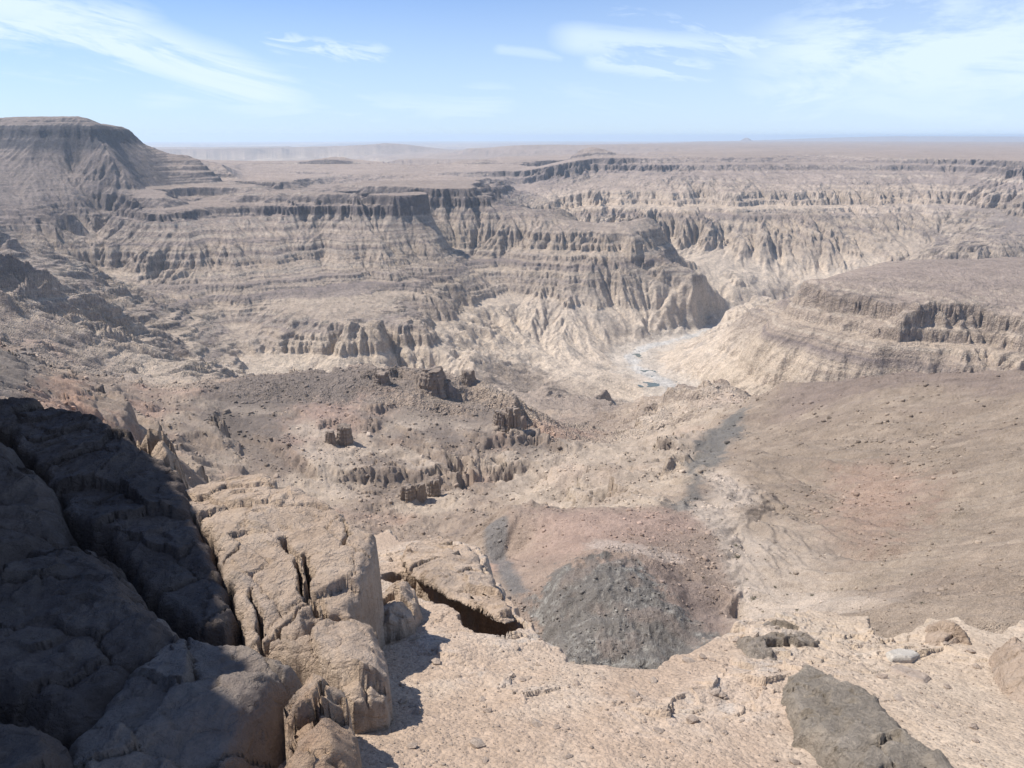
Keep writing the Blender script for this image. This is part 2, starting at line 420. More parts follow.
    for per, k, sd in ((19.0, .6, 91), (8.0, .9, 92), (4.3, .8, 94)):
        ph = zs / per + .12 * gnoise(X / 200, Y / 200, sd)
        fr = ph - np.floor(ph)
        st = (sstep(.25, .75, fr) - fr) * per
        pres = .15 + .85 * sstep(-.15, .3, gnoise(X / 170, Y / 170 + np.floor(ph) * 3.1, sd + 5) + .3 * gorge)
        zs = zs + st * k * bm * pres * (1 - .6 * talus) * sstep(.1, .3, sl) * (Y < 6000)
    capm = (a < .02) & (Y > 2200) & (Y < 4300)
    zs = np.where(capm, np.minimum(zs, -159 + 1.5 * gnoise(X / 80, Y / 80, 87) + 400 * sstep(-.33, -.47, a)), zs)
    z = np.where(w > 0, zs + sh - hs * (1 - rv) * (1 - w) , z)
    # detail
    z += (fbm(X / 24, Y / 24, 101, 6, gain=.64) * 2.6 * sstep(40, 500, Y) + ridged(X / 7., Y / 7., 105, 4, .6) * .55 * sstep(20, 150, Y) * near) * (1 - rv) * (1 - .5 * smooth_r) * (Y < 9000)
    z += 60 * sstep(9000, 12000, Y) * 0
    # far low tablelands beyond the plateau
    tl = sstep(-.10, .14, gnoise(X / 4200 + 3.1, Y / 2600 + .7, 113) + .2 * fbm(X / 900, Y / 900, 114, 3))
    z += tl * 150 * sstep(5600, 7500, Y) * sstep(-.06, -.16, a) * sstep(26000, 16000, Y)
    z += sstep(26000, 33000, Y) * 190 * sstep(.18, .50, a + .05 * gnoise(X / 6000, Y / 9000, 115))
    z += 130 * np.exp(-(((a - .289) / .007) ** 2 + ((l - math.log(24000)) / .02) ** 2))
    z -= (X * X + Y * Y) / (2 * 6.9e6)
    # river bed
    z = z - (z + 521) * sstep(300, 40, river + 20 * gnoise(X / 90, Y / 90, 12)) * .55 * (Y > 1450)
    z = z * (1 - rv) + rv * (-521 + 2.0 * gnoise(X / 30, Y / 30, 7) + .6 * gnoise(X / 8, Y / 8, 8))
    wash = polyline_dist(X, Y, WASHXY)
    wm = sstep(16, 3, wash + 3 * gnoise(X / 9, Y / 9, 9))
    z -= wm * 1.6
    masks = dict(X=X, Y=Y, a=a, l=l, base=base, sl=sl, far=far, rv=rv, river=river, wash=wm, washd=wash, smooth_r=smooth_r, hillm=hillm, e1=e1, e2=e2, sh=sh, rough=rough, midr=midr, mesa=mesa, e3=e3, cdark=cdark, rg=rg, rg2=rg2)
    return z, masks

LL, AA = np.meshgrid(rowsL, colsA, indexing='ij')
Z = np.empty(LL.shape); MK = {}
CH = 200
for i in range(0, LL.shape[0], CH):
    zc, mk = height(LL[i:i + CH], AA[i:i + CH])
    Z[i:i + CH] = zc
    for k, v_ in mk.items():
        MK.setdefault(k, []).append(v_.astype(np.float32))
MK = {k: np.concatenate(v_) for k, v_ in MK.items()}
print('height', LL.shape, time.time() - T0)

# ------------------------------------------------------------------ colours of the ground (albedo)
def ground_at(x, y):
    l = math.log(y); a = x / y
    i = int(np.clip(np.searchsorted(rowsL, l) - 1, 0, len(rowsL) - 2)); j = int(np.clip(np.searchsorted(colsA, a) - 1, 0, len(colsA) - 2))
    fi = (l - rowsL[i]) / (rowsL[i + 1] - rowsL[i]); fj = (a - colsA[j]) / (colsA[j + 1] - colsA[j])
    return float(Z[i, j] * (1 - fi) * (1 - fj) + Z[i + 1, j] * fi * (1 - fj) + Z[i, j + 1] * (1 - fi) * fj + Z[i + 1, j + 1] * fi * fj)
def hit(u, v, y0, y1):
    """first ground met along a sight line between two distances"""
    a, t = ray(u, v)
    y = y0
    while y < y1:
        if ground_at(a * y, y) >= t * y: return a * y, y
        y *= 1.002
    return a * y1, y1


def sdist(X, Y, pts):
    """signed distance to a closed outline, positive inside"""
    d = polyline_dist(X, Y, list(pts) + [pts[0]])
    ins = np.zeros(X.shape, bool)
    for (x0, y0), (x1, y1) in zip(pts, list(pts[1:]) + [pts[0]]):
        c_ = (y0 > Y) != (y1 > Y)
        with np.errstate(divide='ignore', invalid='ignore'):
            xi = x0 + (Y - y0) * (x1 - x0) / (y1 - y0 if y1 != y0 else 1e-9)
        ins ^= c_ & (X < xi)
    return np.where(ins, d, -d)


def patch(px, y0, y1, X, Y, wob=.02, soft=.012, seed=0):
    """a patch of ground, outlined by points of the ground itself, with a ragged edge; sizes relative to distance"""
    pts = [hit(u, v, y0, y1) for u, v in px]
    ym = float(np.mean([p_[1] for p_ in pts]))
    r = np.zeros(X.shape, np.float32)
    x0, x1 = min(p_[0] for p_ in pts) - .2 * ym, max(p_[0] for p_ in pts) + .2 * ym
    ya, yb = min(p_[1] for p_ in pts) * .8, max(p_[1] for p_ in pts) * 1.25
    m = (X > x0) & (X < x1) & (Y > ya) & (Y < yb)
    Xm, Ym = X[m], Y[m]
    wx = Xm + wob * ym * fbm(Xm / (.03 * ym), Ym / (.03 * ym), 600 + seed, 6, gain=.7) * 1.8
    wy = Ym + wob * ym * 2 * fbm(Xm / (.03 * ym), Ym / (.03 * ym), 650 + seed, 6, gain=.7) * 1.8
    r[m] = sstep(-soft * ym, soft * ym, sdist(wx, wy, pts))
    return r

def mix(c, col, m):
    m = m[..., None]
    return c * (1 - m) + np.array(col, np.float32) * m
def ground_colour():
    X, Y, a, l, sh = MK['X'], MK['Y'], MK['a'], MK['l'], MK['sh']
    z0 = Z - sh
    sx = np.gradient(Z, axis=1) / (np.gradient(X, axis=1) + 1e-9)
    sy = np.gradient(Z, axis=0) / (np.gradient(Y, axis=0) + 1e-9)
    slope = np.clip(np.sqrt(sx ** 2 + sy ** 2), 0, 6)
    c = np.zeros(Z.shape + (3,), np.float32) + np.array((.30, .245, .195), np.float32)
    n1 = fbm(X / 400, Y / 400, 201, 4); n2 = fbm(X / 60, Y / 60, 205, 4); n3 = fbm(X / 9, Y / 9, 209, 3)
    # strata tints
    zz = z0 + 6 * gnoise(X / 300, Y / 300, 211)
    bands = gnoise(zz / 11., zz * 0 + .5 + X / 4000, 213) + .6 * gnoise(zz / 3.7, X / 2500, 214)
    f = MK['far']
    c = mix(c, (.40, .33, .255), np.clip(.5 + .9 * bands, 0, 1) * f * .55)
    c = mix(c, (.19, .155, .135), np.clip(-.1 - 1.1 * bands, 0, 1) * f * .8)
    up = sstep(-300, -200, z0) * f
    c = mix(c, (.19, .16, .15), up * (.5 + .25 * sstep(2500, 3200, Y)))
    bd2 = gnoise(zz / 16., zz * 0 + 7.5 + X / 3000, 216) + .5 * gnoise(zz / 6., X / 2500, 217)
    c = mix(c, (.16, .135, .13), sstep(.05, .35, bd2) * f * .55 * (1 - sstep(-375, -420, z0)))
    thin = gnoise(zz / 2.6 + 2.0 * n1, X / 700 + 3, 218); thin2 = gnoise(z0 / 5.5, X / 1300 + 9, 219)
    beds = sstep(.25, .6, slope) * f * (1 - sstep(-385, -430, z0))
    c = mix(c, (.12, .105, .10), sstep(.08, .35, thin) * beds * .7)
    c = mix(c, (.42, .36, .29), sstep(.1, .4, thin2) * beds * .5)
    # pale basement rock
    pale = sstep(-375, -450, z0 + 30 * n2 + 25 * n1) * f
    c = mix(c, (.52, .44, .35), pale * .8)
    c = mix(c, (.25, .22, .19), pale * sstep(.05, .45, n2 + .5 * MK['rg'] * 0 + .3 * n1) * .75)
    # dust on the level ground
    flat = sstep(.42, .16, slope)
    c = mix(c, (.26, .21, .175), flat * f * (1 - pale) * .8 * sstep(-330, -290, z0))
    # dark varnished plateau cliffs, with their shadow bands deepened in the colour
    cap = sstep(-200, -190, z0) * sstep(.5, 1.2, slope) * f
    cap = sstep(-216, -210, z0) * sstep(.45, 1.0, slope) * f
    c = mix(c, (.115, .10, .098), cap * .85)
    mesa = MK['mesa'] * sstep(-150, -70, z0) * f
    c = mix(c, (.19, .16, .145), MK['mesa'] * sstep(-260, -170, z0) * f * .65)  # mesa flank darkened in colour to suit its shaded gorges
    c = mix(c, (.085, .08, .085), sstep(-48, -34, z0) * sstep(.45, .8, slope) * MK['mesa'] * f * .9)  # shade on the mesa's cap cliff painted near black
    # near ground
    nr = 1 - f
    nc = np.zeros_like(c) + np.array((.27, .215, .17), np.float32)
    nc = mix(nc, (.34, .28, .215), sstep(-.1, .4, n2) * .7)
    nc = mix(nc, (.17, .14, .12), sstep(.05, .5, -n2 + .3 * n3) * .6)
    nc = mix(nc, (.38, .25, .19), sstep(.12, .45, fbm(X / 90, Y / 90, 221, 3)) * .5 * (1 - MK['smooth_r']))
    top = MK['hillm'] * sstep(.55, .25, slope) * sstep(math.log(480), math.log(620), l) 
    nc = mix(nc, (.165, .14, .12), top * .75)
    # the smooth brown slope: drift streaks
    s = MK['smooth_r']
    st = fbm((X * .8 - Y * .6) / 85, (X * .6 + Y * .8) / 38, 225, 5, gain=.6)
    st2 = fbm((X * .8 - Y * .6) / 16, (X * .6 + Y * .8) / 8, 226, 5, gain=.6)
    br = np.zeros_like(c) + np.array((.25, .203, .158), np.float32)
    br = mix(br, (.29, .24, .19), sstep(-.1, .4, st) * .6)
    br = mix(br, (.18, .145, .12), sstep(.05, .45, -st) * .45)
    br *= (1 + .28 * st2)[..., None]
    br = mix(br, (.36, .30, .235), sstep(-.15, -.75, MK['e3']) * .45)
    br = mix(br, (.17, .135, .11), sstep(.25, .6, MK['e3']) * .3)
    g = patch([(838,470),(880,462),(930,480),(925,520),(890,545),(850,548),(835,510)], 160, 500, X, Y, .05, .06, 20)
    br = mix(br, (.30, .20, .155), g * .5)
    g = patch([(1030,430),(985,470),(930,520),(860,575),(800,590),(880,590),(960,540),(1030,480)], 120, 600, X, Y, .04, .05, 21)
    br = mix(br, (.33, .275, .215), g * .55)
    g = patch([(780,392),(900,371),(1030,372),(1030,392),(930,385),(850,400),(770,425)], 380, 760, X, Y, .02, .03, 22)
    br = mix(br, (.165, .13, .115), g * .6)  # fold shading along the crest, put into the colour
    nc = nc * (1 - s[..., None]) + br * s[..., None]
    # pale floor with the wash
    nc = mix(nc, (.37, .31, .25), bumpmask(a, l, 775, 590, 180, .09, .22, .5) * .9)
    nc = mix(nc, (.40, .34, .28), MK['wash'] * .9)
    # cream rock of the gorge in the middle
    g = patch([(500,472),(560,445),(620,430),(650,402),(742,394),(745,405),(705,430),(690,480),(660,508),(520,508)], 250, 1100, X, Y, .02, .03, 12)
    nc = mix(nc, (.40, .335, .265), g * .65)
    g = patch([(300,405),(345,398),(360,420),(350,450),(300,455),(285,430)], 350, 1000, X, Y, .03, .03, 13)
    nc = mix(nc, (.36, .255, .205), g * .6)
    # dark ravine rock
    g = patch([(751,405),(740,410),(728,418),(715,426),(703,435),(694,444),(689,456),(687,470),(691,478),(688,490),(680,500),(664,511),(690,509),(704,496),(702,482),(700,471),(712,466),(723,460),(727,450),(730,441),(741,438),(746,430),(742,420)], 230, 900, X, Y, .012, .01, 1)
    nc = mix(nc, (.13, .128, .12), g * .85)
    # dark top of the brown hill, deepened in colour against its lit front
    g = patch([(140,414),(200,388),(250,378),(300,371),(360,368),(425,370),(405,385),(385,392),(335,402),(300,400),(262,408),(275,424),(225,430),(190,436),(160,436)], 380, 860, X, Y, .02, .02, 2)
    nc = mix(nc, (.145, .122, .105), g * .85)
    g = patch([(110,352),(280,346),(440,350),(472,362),(420,370),(300,371),(240,378),(190,392),(140,385)], 870, 1700, X, Y, .02, .03, 14)
    c = mix(c, (.44, .37, .29), g * .6)
    # brown slopes towards the river
    g = patch([(470,362),(520,362),(560,378),(600,392),(640,425),(600,440),(560,425),(520,400),(480,385)], 850, 1700, X, Y, .02, .03, 3)
    c = mix(c, (.235, .19, .155), g * .7)
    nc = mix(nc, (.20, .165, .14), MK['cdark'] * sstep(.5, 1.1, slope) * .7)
    nc = mix(nc, (.36, .30, .24), MK['hillm'] * (1 - MK['cdark']) * sstep(-.1, .3, n2 + .3 * n1) * sstep(math.log(700), math.log(640), l) * .85)  # sunlit look of the hill's front put into its colour
    # red saddle with its pale band, brown apron and grey hump
    nc = mix(nc, (.285, .22, .175), patch([(505,512),(600,507),(690,512),(712,530),(722,560),(738,600),(730,630),(690,665),(560,665),(520,600),(500,560)], 120, 300, X, Y, .008, .012, 4) * .8)
    nc = mix(nc, (.33, .24, .195), patch([(535,515),(600,510),(688,516),(700,528),(660,540),(590,548),(560,560),(545,545)], 120, 300, X, Y, .02, .03, 5) * .7)
    nc = mix(nc, (.39, .33, .28), patch([(583,543),(610,540),(650,547),(690,556),(684,562),(640,556),(600,551)], 120, 300, X, Y, .012, .01, 6) * .7)
    nc = mix(nc, (.20, .16, .138), patch([(590,553),(640,560),(690,575),(720,600),(738,622),(722,640),(690,645),(640,600)], 120, 300, X, Y, .02, .03, 7) * .8)
    g = patch([(529,604),(542,582),(562,566),(590,558),(622,560),(648,572),(662,592),(676,606),(700,622),(716,638),(700,655),(680,672),(556,674),(538,640)], 110, 300, X, Y, .028, .012, 8)
    nc = mix(nc, (.12, .118, .11), g * .85)
    nc = mix(nc, (.30, .29, .26), g * sstep(-.0, .35, fbm(X / 2.6, Y / 2.6, 231, 6, gain=.8) + .3 * fbm(X / 14, Y / 14, 237, 3)) * .75)
    nc = mix(nc, (.20, .165, .14), g * sstep(.0, .35, fbm(X / 11, Y / 11, 239, 4)) * .7)
    g = patch([(484,528),(508,518),(506,552),(516,574),(528,594),(512,596),(498,572),(486,552)], 150, 330, X, Y, .006, .006, 9)
    nc = mix(nc, (.14, .14, .138), g * .8)
    # red ground and grey ribs at the far left
    g = patch([(46,378),(78,380),(84,402),(118,424),(140,432),(136,450),(90,440),(60,416),(38,400)], 130, 600, X, Y, .03, .03, 10)
    nc = mix(nc, (.38, .25, .185), g * .75)
    g = patch([(-60,350),(20,350),(52,366),(44,388),(10,392),(-60,392)], 200, 800, X, Y, .015, .015, 11)
    nc = mix(nc, (.19, .175, .16), g * .6)
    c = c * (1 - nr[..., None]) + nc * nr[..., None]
    # pale slope at the foot of the right mesa
    c = mix(c, (.43, .355, .27), bumpmask(a, l, 760, 362, 1400, .24, .14, .5) * sstep(-345, -365, z0) * .75)
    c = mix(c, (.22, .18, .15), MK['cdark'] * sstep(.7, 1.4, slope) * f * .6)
    rv = MK['rv']
    c = mix(c, (.43, .38, .32), sstep(.35, .8, rv + .5 * n3) * (Y < 2300) * .9)
    c = mix(c, (.44, .43, .405), sstep(24, 6, MK['river'] + 22 * n2 + 10 * n3) * (Y < 2300) * .85)
    c *= (1 + .16 * n2 + .10 * n3 + .10 * n1)[..., None]
    c *= np.array((1.12, 1.09, 1.06), np.float32)
    return np.clip(c, .02, .8)
CC = ground_colour()
print('colour', time.time() - T0)

# ------------------------------------------------------------------ materials
def new_mat(name):
    m = bpy.data.materials.new(name); m.use_nodes = True
    nt = m.node_tree; nt.nodes.clear()
    out = nt.nodes.new('ShaderNodeOutputMaterial'); b = nt.nodes.new('ShaderNodeBsdfPrincipled')
    nt.links.new(b.outputs[0], out.inputs[0])
    b.inputs['Roughness'].default_value = .95
    b.inputs['Specular IOR Level'].default_value = .15
    return m, nt, b
def N(nt, t, **k):
    n_ = nt.nodes.new(t)
    for a_, v_ in k.items(): setattr(n_, a_, v_)
    return n_
def noise_node(nt, vec, scale, detail=6, rough=.55, dist=0):
    n_ = N(nt, 'ShaderNodeTexNoise'); n_.inputs['Scale'].default_value = scale; n_.inputs['Detail'].default_value = detail
    n_.inputs['Roughness'].default_value = rough; n_.inputs['Distortion'].default_value = dist
    nt.links.new(vec, n_.inputs['Vector']); return n_
def mathn(nt, op, a_, b_=None, c_=None):
    n_ = N(nt, 'ShaderNodeMath', operation=op)
    for i, x in enumerate((a_, b_, c_)):
        if x is None: continue
        if isinstance(x, (int, float)): n_.inputs[i].default_value = x
        else: nt.links.new(x, n_.inputs[i])
    return n_.outputs[0]

def terrain_mat(name, scales, bumps, var=.35):
    m, nt, b = new_mat(name)
    at = N(nt, 'ShaderNodeAttribute', attribute_name='tint')
    geo = N(nt, 'ShaderNodeNewGeometry')
    pos = geo.outputs['Position']
    fac = None
    h = None
    for sc_, bd in zip(scales, bumps):
        n_ = noise_node(nt, pos, sc_, 5, .6)
        t = mathn(nt, 'MULTIPLY', mathn(nt, 'SUBTRACT', n_.outputs[0], .5), var * (2.0 if sc_ == scales[-1] else 1.0))
        fac = t if fac is None else mathn(nt, 'ADD', fac, t)
        hh = mathn(nt, 'MULTIPLY', n_.outputs[0], bd)
        h = hh if h is None else mathn(nt, 'ADD', h, hh)
    # small stones and dark specks
    vo = N(nt, 'ShaderNodeTexVoronoi'); vo.inputs['Scale'].default_value = scales[-1] * 1.6
    nt.links.new(pos, vo.inputs['Vector'])
    h = mathn(nt, 'ADD', h, mathn(nt, 'MULTIPLY', vo.outputs['Distance'], -bumps[-1] * .9))
    f2 = mathn(nt, 'ADD', fac, 1.0)
    mul = N(nt, 'ShaderNodeVectorMath', operation='SCALE')
    nt.links.new(at.outputs['Color'], mul.inputs[0]); nt.links.new(f2, mul.inputs['Scale'])
    nt.links.new(mul.outputs[0], b.inputs['Base Color'])
    bp = N(nt, 'ShaderNodeBump'); bp.inputs['Strength'].default_value = .9; bp.inputs['Distance'].default_value = 1
    nt.links.new(h, bp.inputs['Height']); nt.links.new(bp.outputs[0], b.inputs['Normal'])
    return m

def grid_mesh(name, Xg, Yg, Zg, mat, colour=None, kind='structure', smooth=False):
    nr_, nc_ = Xg.shape
    co = np.stack([Xg, Yg, Zg], -1).reshape(-1, 3).astype(np.float32)
    me = bpy.data.meshes.new(name)
    me.vertices.add(len(co)); me.vertices.foreach_set('co', co.ravel())
    idx = np.arange(nr_ * nc_, dtype=np.int32).reshape(nr_, nc_)
    qd = np.stack([idx[:-1, :-1], idx[:-1, 1:], idx[1:, 1:], idx[1:, :-1]], -1).reshape(-1)
    nf = (nr_ - 1) * (nc_ - 1)
    me.loops.add(nf * 4); me.loops.foreach_set('vertex_index', qd)
    me.polygons.add(nf); me.polygons.foreach_set('loop_start', np.arange(0, nf * 4, 4, dtype=np.int32)); me.polygons.foreach_set('loop_total', np.full(nf, 4, np.int32))
    me.update(calc_edges=True)
    if smooth: me.polygons.foreach_set('use_smooth', np.ones(nf, bool))
    if colour is not None:
        at = me.color_attributes.new('tint', 'FLOAT_COLOR', 'POINT')
        at.data.foreach_set('color', np.concatenate([colour, np.ones(colour.shape[:-1] + (1,), np.float32)], -1).astype(np.float32).ravel())
    me.materials.append(mat)
    o = bpy.data.objects.new(name, me); COL.objects.link(o)
    if kind: o['kind'] = kind
    return o

m_hill = terrain_mat('hillside_rock', (.12, .7, 3.0), (1.6, .9, .3), .7)
m_canyon = terrain_mat('canyon_strata', (.03, .12, .40), (7, 4, 1.8), .7)
m_far = terrain_mat('plateau_rock', (.004, .02, .08), (14, 7, 3), .5)
XX = AA * np.exp(LL); YY = np.exp(LL)
def rowof(Yv): return int(np.searchsorted(rowsL, math.log(Yv)))
r1, r2 = rowof(700), rowof(3000)
for nm, i0, i1, mt in (('hillside', 0, r1, m_hill), ('canyon', r1, r2, m_canyon), ('plateau', r2, len(rowsL) - 1, m_far)):
    grid_mesh(nm, XX[i0:i1 + 1], YY[i0:i1 + 1], Z[i0:i1 + 1], mt, CC[i0:i1 + 1])
print('terrain', time.time() - T0)


# standing rock towers on the brown hill
m_tower, nt, b = new_mat('tower_rock')
pos = N(nt, 'ShaderNodeNewGeometry').outputs['Position']
n1 = noise_node(nt, pos, .25, 6, .6); n2 = noise_node(nt, pos, 1.5, 6, .7)
mp = N(nt, 'ShaderNodeVectorMath', operation='MULTIPLY'); mp.inputs[1].default_value = (.05, .05, 1.2); nt.links.new(pos, mp.inputs[0])
n3 = noise_node(nt, mp.outputs[0], .6, 4, .6)
r = N(nt, 'ShaderNodeValToRGB'); r.color_ramp.elements[0].position = .3; r.color_ramp.elements[0].color = (.19, .155, .13, 1); r.color_ramp.elements[1].position = .7; r.color_ramp.elements[1].color = (.40, .32, .25, 1)
nt.links.new(mathn(nt, 'ADD', mathn(nt, 'MULTIPLY', n1.outputs[0], .5), mathn(nt, 'MULTIPLY', n3.outputs[0], .5)), r.inputs[0]); nt.links.new(r.outputs[0], b.inputs['Base Color'])
bp = N(nt, 'ShaderNodeBump'); bp.inputs['Distance'].default_value = 1.2; nt.links.new(mathn(nt, 'ADD', n2.outputs[0], n3.outputs[0]), bp.inputs['Height']); nt.links.new(bp.outputs[0], b.inputs['Normal'])
def tower(u, v, y0, y1, wpx, hpx, label, seed):
    x, y = hit(u, v, y0, y1)
    s_ = math.hypot(x, y) / F
    R, Hh = wpx * s_ / 2, hpx * s_ * 1.05
    nth, nh = 72, 40
    th = np.linspace(0, 2 * math.pi, nth, endpoint=False); hh = np.linspace(-.5, 1, nh)
    T_, H_ = np.meshgrid(th, hh)
    cx = np.cos(T_) * 1.6; cy = np.sin(T_) * 1.6
    v1, t1, b1 = cells(cx * 1.3 + seed, cy * 1.3 + H_ * .15, seed)
    v2, t2, b2 = cells(cx * 2.6 + seed, cy * 2.6 + H_ * 2.1, seed + 1)
    bed = gnoise(H_ * 6 + seed, H_ * 0 + .3, seed + 2)
    rr = R * (1 + .38 * v1 + .16 * v2 + .12 * bed - .12 * sstep(.15, 0, b1)) * (1.28 - .32 * np.clip(H_, 0, 1) + .9 * np.clip(-H_, 0, 1)) 
    top = 1 - .45 * (gnoise(cx * .8 + seed, cy * .8, seed + 3) * .5 + .35 * np.abs(v1))
    zz_ = H_ * Hh * np.where(H_ > 0, np.clip(top, .5, 1), 1)
    co_ = np.stack([rr * np.cos(T_), rr * .8 * np.sin(T_), zz_], -1).reshape(-1, 3)
    zt = zz_[-1].mean() * 1.03
    co_ = np.concatenate([co_, [[0, 0, zt]], [[0, 0, -.5 * Hh]]])
    fs_ = []
    for i in range(nh - 1):
        for j in range(nth):
            fs_.append((i * nth + j, i * nth + (j + 1) % nth, (i + 1) * nth + (j + 1) % nth, (i + 1) * nth + j))
    for j in range(nth): fs_.append(((nh - 1) * nth + j, (nh - 1) * nth + (j + 1) % nth, nh * nth)); fs_.append(((j + 1) % nth, j, nh * nth + 1))
    me = bpy.data.meshes.new('rock_tower'); me.from_pydata([tuple(map(float, p_)) for p_ in co_], [], fs_); me.materials.append(m_tower)
    o = bpy.data.objects.new('rock_tower', me); COL.objects.link(o); o.location = (x, y, ground_at(x, y))
    o['label'] = label; o['category'] = 'rock tower'; o['group'] = 'rock towers standing out of the brown hill'
for k_, t_ in enumerate(((434,389,300,900,22,22,'broad block-shaped rock tower, highest and farthest back on the brown hill'),
    (513,428,300,900,14,22,'lone rock tower on the right-hand tip of the brown hill'),
    (501,424,300,900,14,15,'lower rock tower touching the left of the one on the hill tip'),
    (408,499,300,900,13,15,'leftmost column of the rock tower trio low on the hill'),
    (421,499,300,900,10,17,'narrow middle column of the rock tower trio low on the hill'),
    (434,497,300,900,13,20,'right column of the low trio, casting a long pointed shadow'),
    (345,443,300,900,13,19,'squat rock tower on the mid slope of the brown hill above the big boulder'),
    (331,443,300,900,9,12,'small stub of rock beside the squat tower on the mid slope'),
    (468,383,300,900,12,13,'short blocky tower right of the broad block-shaped one'),
    (382,383,300,900,14,12,'low knob of dark rock left of the broad block-shaped tower'))):
    tower(*t_, 800 + 7 * k_)

# desert shrubs in the dry wash
m_leaf, nt, b = new_mat('shrub_leaf'); b.inputs['Base Color'].default_value = (.085, .085, .05, 1)
m_twig, nt, b = new_mat('shrub_twig'); b.inputs['Base Color'].default_value = (.12, .09, .065, 1)
def make_shrub(seed):
    r_ = random.Random(seed); bl = bmesh.new(); bt = bmesh.new()
    for k in range(14):
        d_ = Vector((r_.gauss(0, 1), r_.gauss(0, 1), abs(r_.gauss(.6, .5)) + .1)).normalized(); L_ = r_.uniform(.35, .62)
        side_ = d_.cross(Vector((0, 0, 1))).normalized() * .012
        up_ = d_.cross(side_).normalized() * .012
        r0 = [bt.verts.new(p_) for p_ in (side_, up_, -side_, -up_)]; r1_ = [bt.verts.new(d_ * L_ + p_ * .3) for p_ in (side_, up_, -side_, -up_)]
        for q_ in range(4): bt.faces.new((r0[q_], r0[(q_ + 1) % 4], r1_[(q_ + 1) % 4], r1_[q_]))
        for m in range(26):
            c_ = d_ * L_ * r_.uniform(.45, 1.1) + Vector((r_.gauss(0, .07), r_.gauss(0, .07), r_.gauss(0, .05)))
            a_ = Vector((r_.gauss(0, 1), r_.gauss(0, 1), r_.gauss(0, 1))).normalized() * .045; b_ = a_.cross(Vector((r_.gauss(0, 1), r_.gauss(0, 1), r_.gauss(0, 1)))).normalized() * .03
            bl.faces.new([bl.verts.new(c_ + a_), bl.verts.new(c_ + b_), bl.verts.new(c_ - a_), bl.verts.new(c_ - b_)])
    ml = bpy.data.meshes.new('foliage'); bl.to_mesh(ml); ml.materials.append(m_leaf)
    mt_ = bpy.data.meshes.new('stem'); bt.to_mesh(mt_); mt_.materials.append(m_twig)
    return ml, mt_
SH = [make_shrub(i) for i in range(3)]
for k_, (u, v, wpx, lab) in enumerate(((737,558,10,'largest dark shrub, in the dry wash right of the red saddle'), (753,600,9,'dark oval shrub low in the dry wash near the brink'), (736,546,5,None), (703,578,4,None), (747,580,4,None), (775,588,4,None), (797,611,5,None), (763,612,4,None),
                   (922,604,5,'lone shrub on the brown slope just above the notch in the brink'), (787,595,4,None), (812,596,5,None), (900,585,3,None), (912,575,4,None), (722,520,3,None), (730,500,3,None), (790,574,3,None), (842,590,4,None), (765,560,3,None), (760,545,3,None), (716,545,3,None))):
    x, y = hit(u, v, 90, 420)
    o = bpy.data.objects.new('desert_shrub', None); COL.objects.link(o); o.location = (x, y, ground_at(x, y)); s_ = wpx * y / F / 1.05
    o.scale = (s_, s_, s_ * .8); o.rotation_euler = (0, 0, k_ * 1.3)
    o['label'] = lab or 'tiny dark dot of a shrub on the pale floor around the dry wash'; o['category'] = 'shrub'; o['group'] = 'large shrubs of the wash' if lab else 'tiny shrubs around the dry wash'
    for nm, me in zip(('foliage', 'stem'), SH[k_ % 3]):
        c_ = bpy.data.objects.new(nm, me); COL.objects.link(c_); c_.parent = o

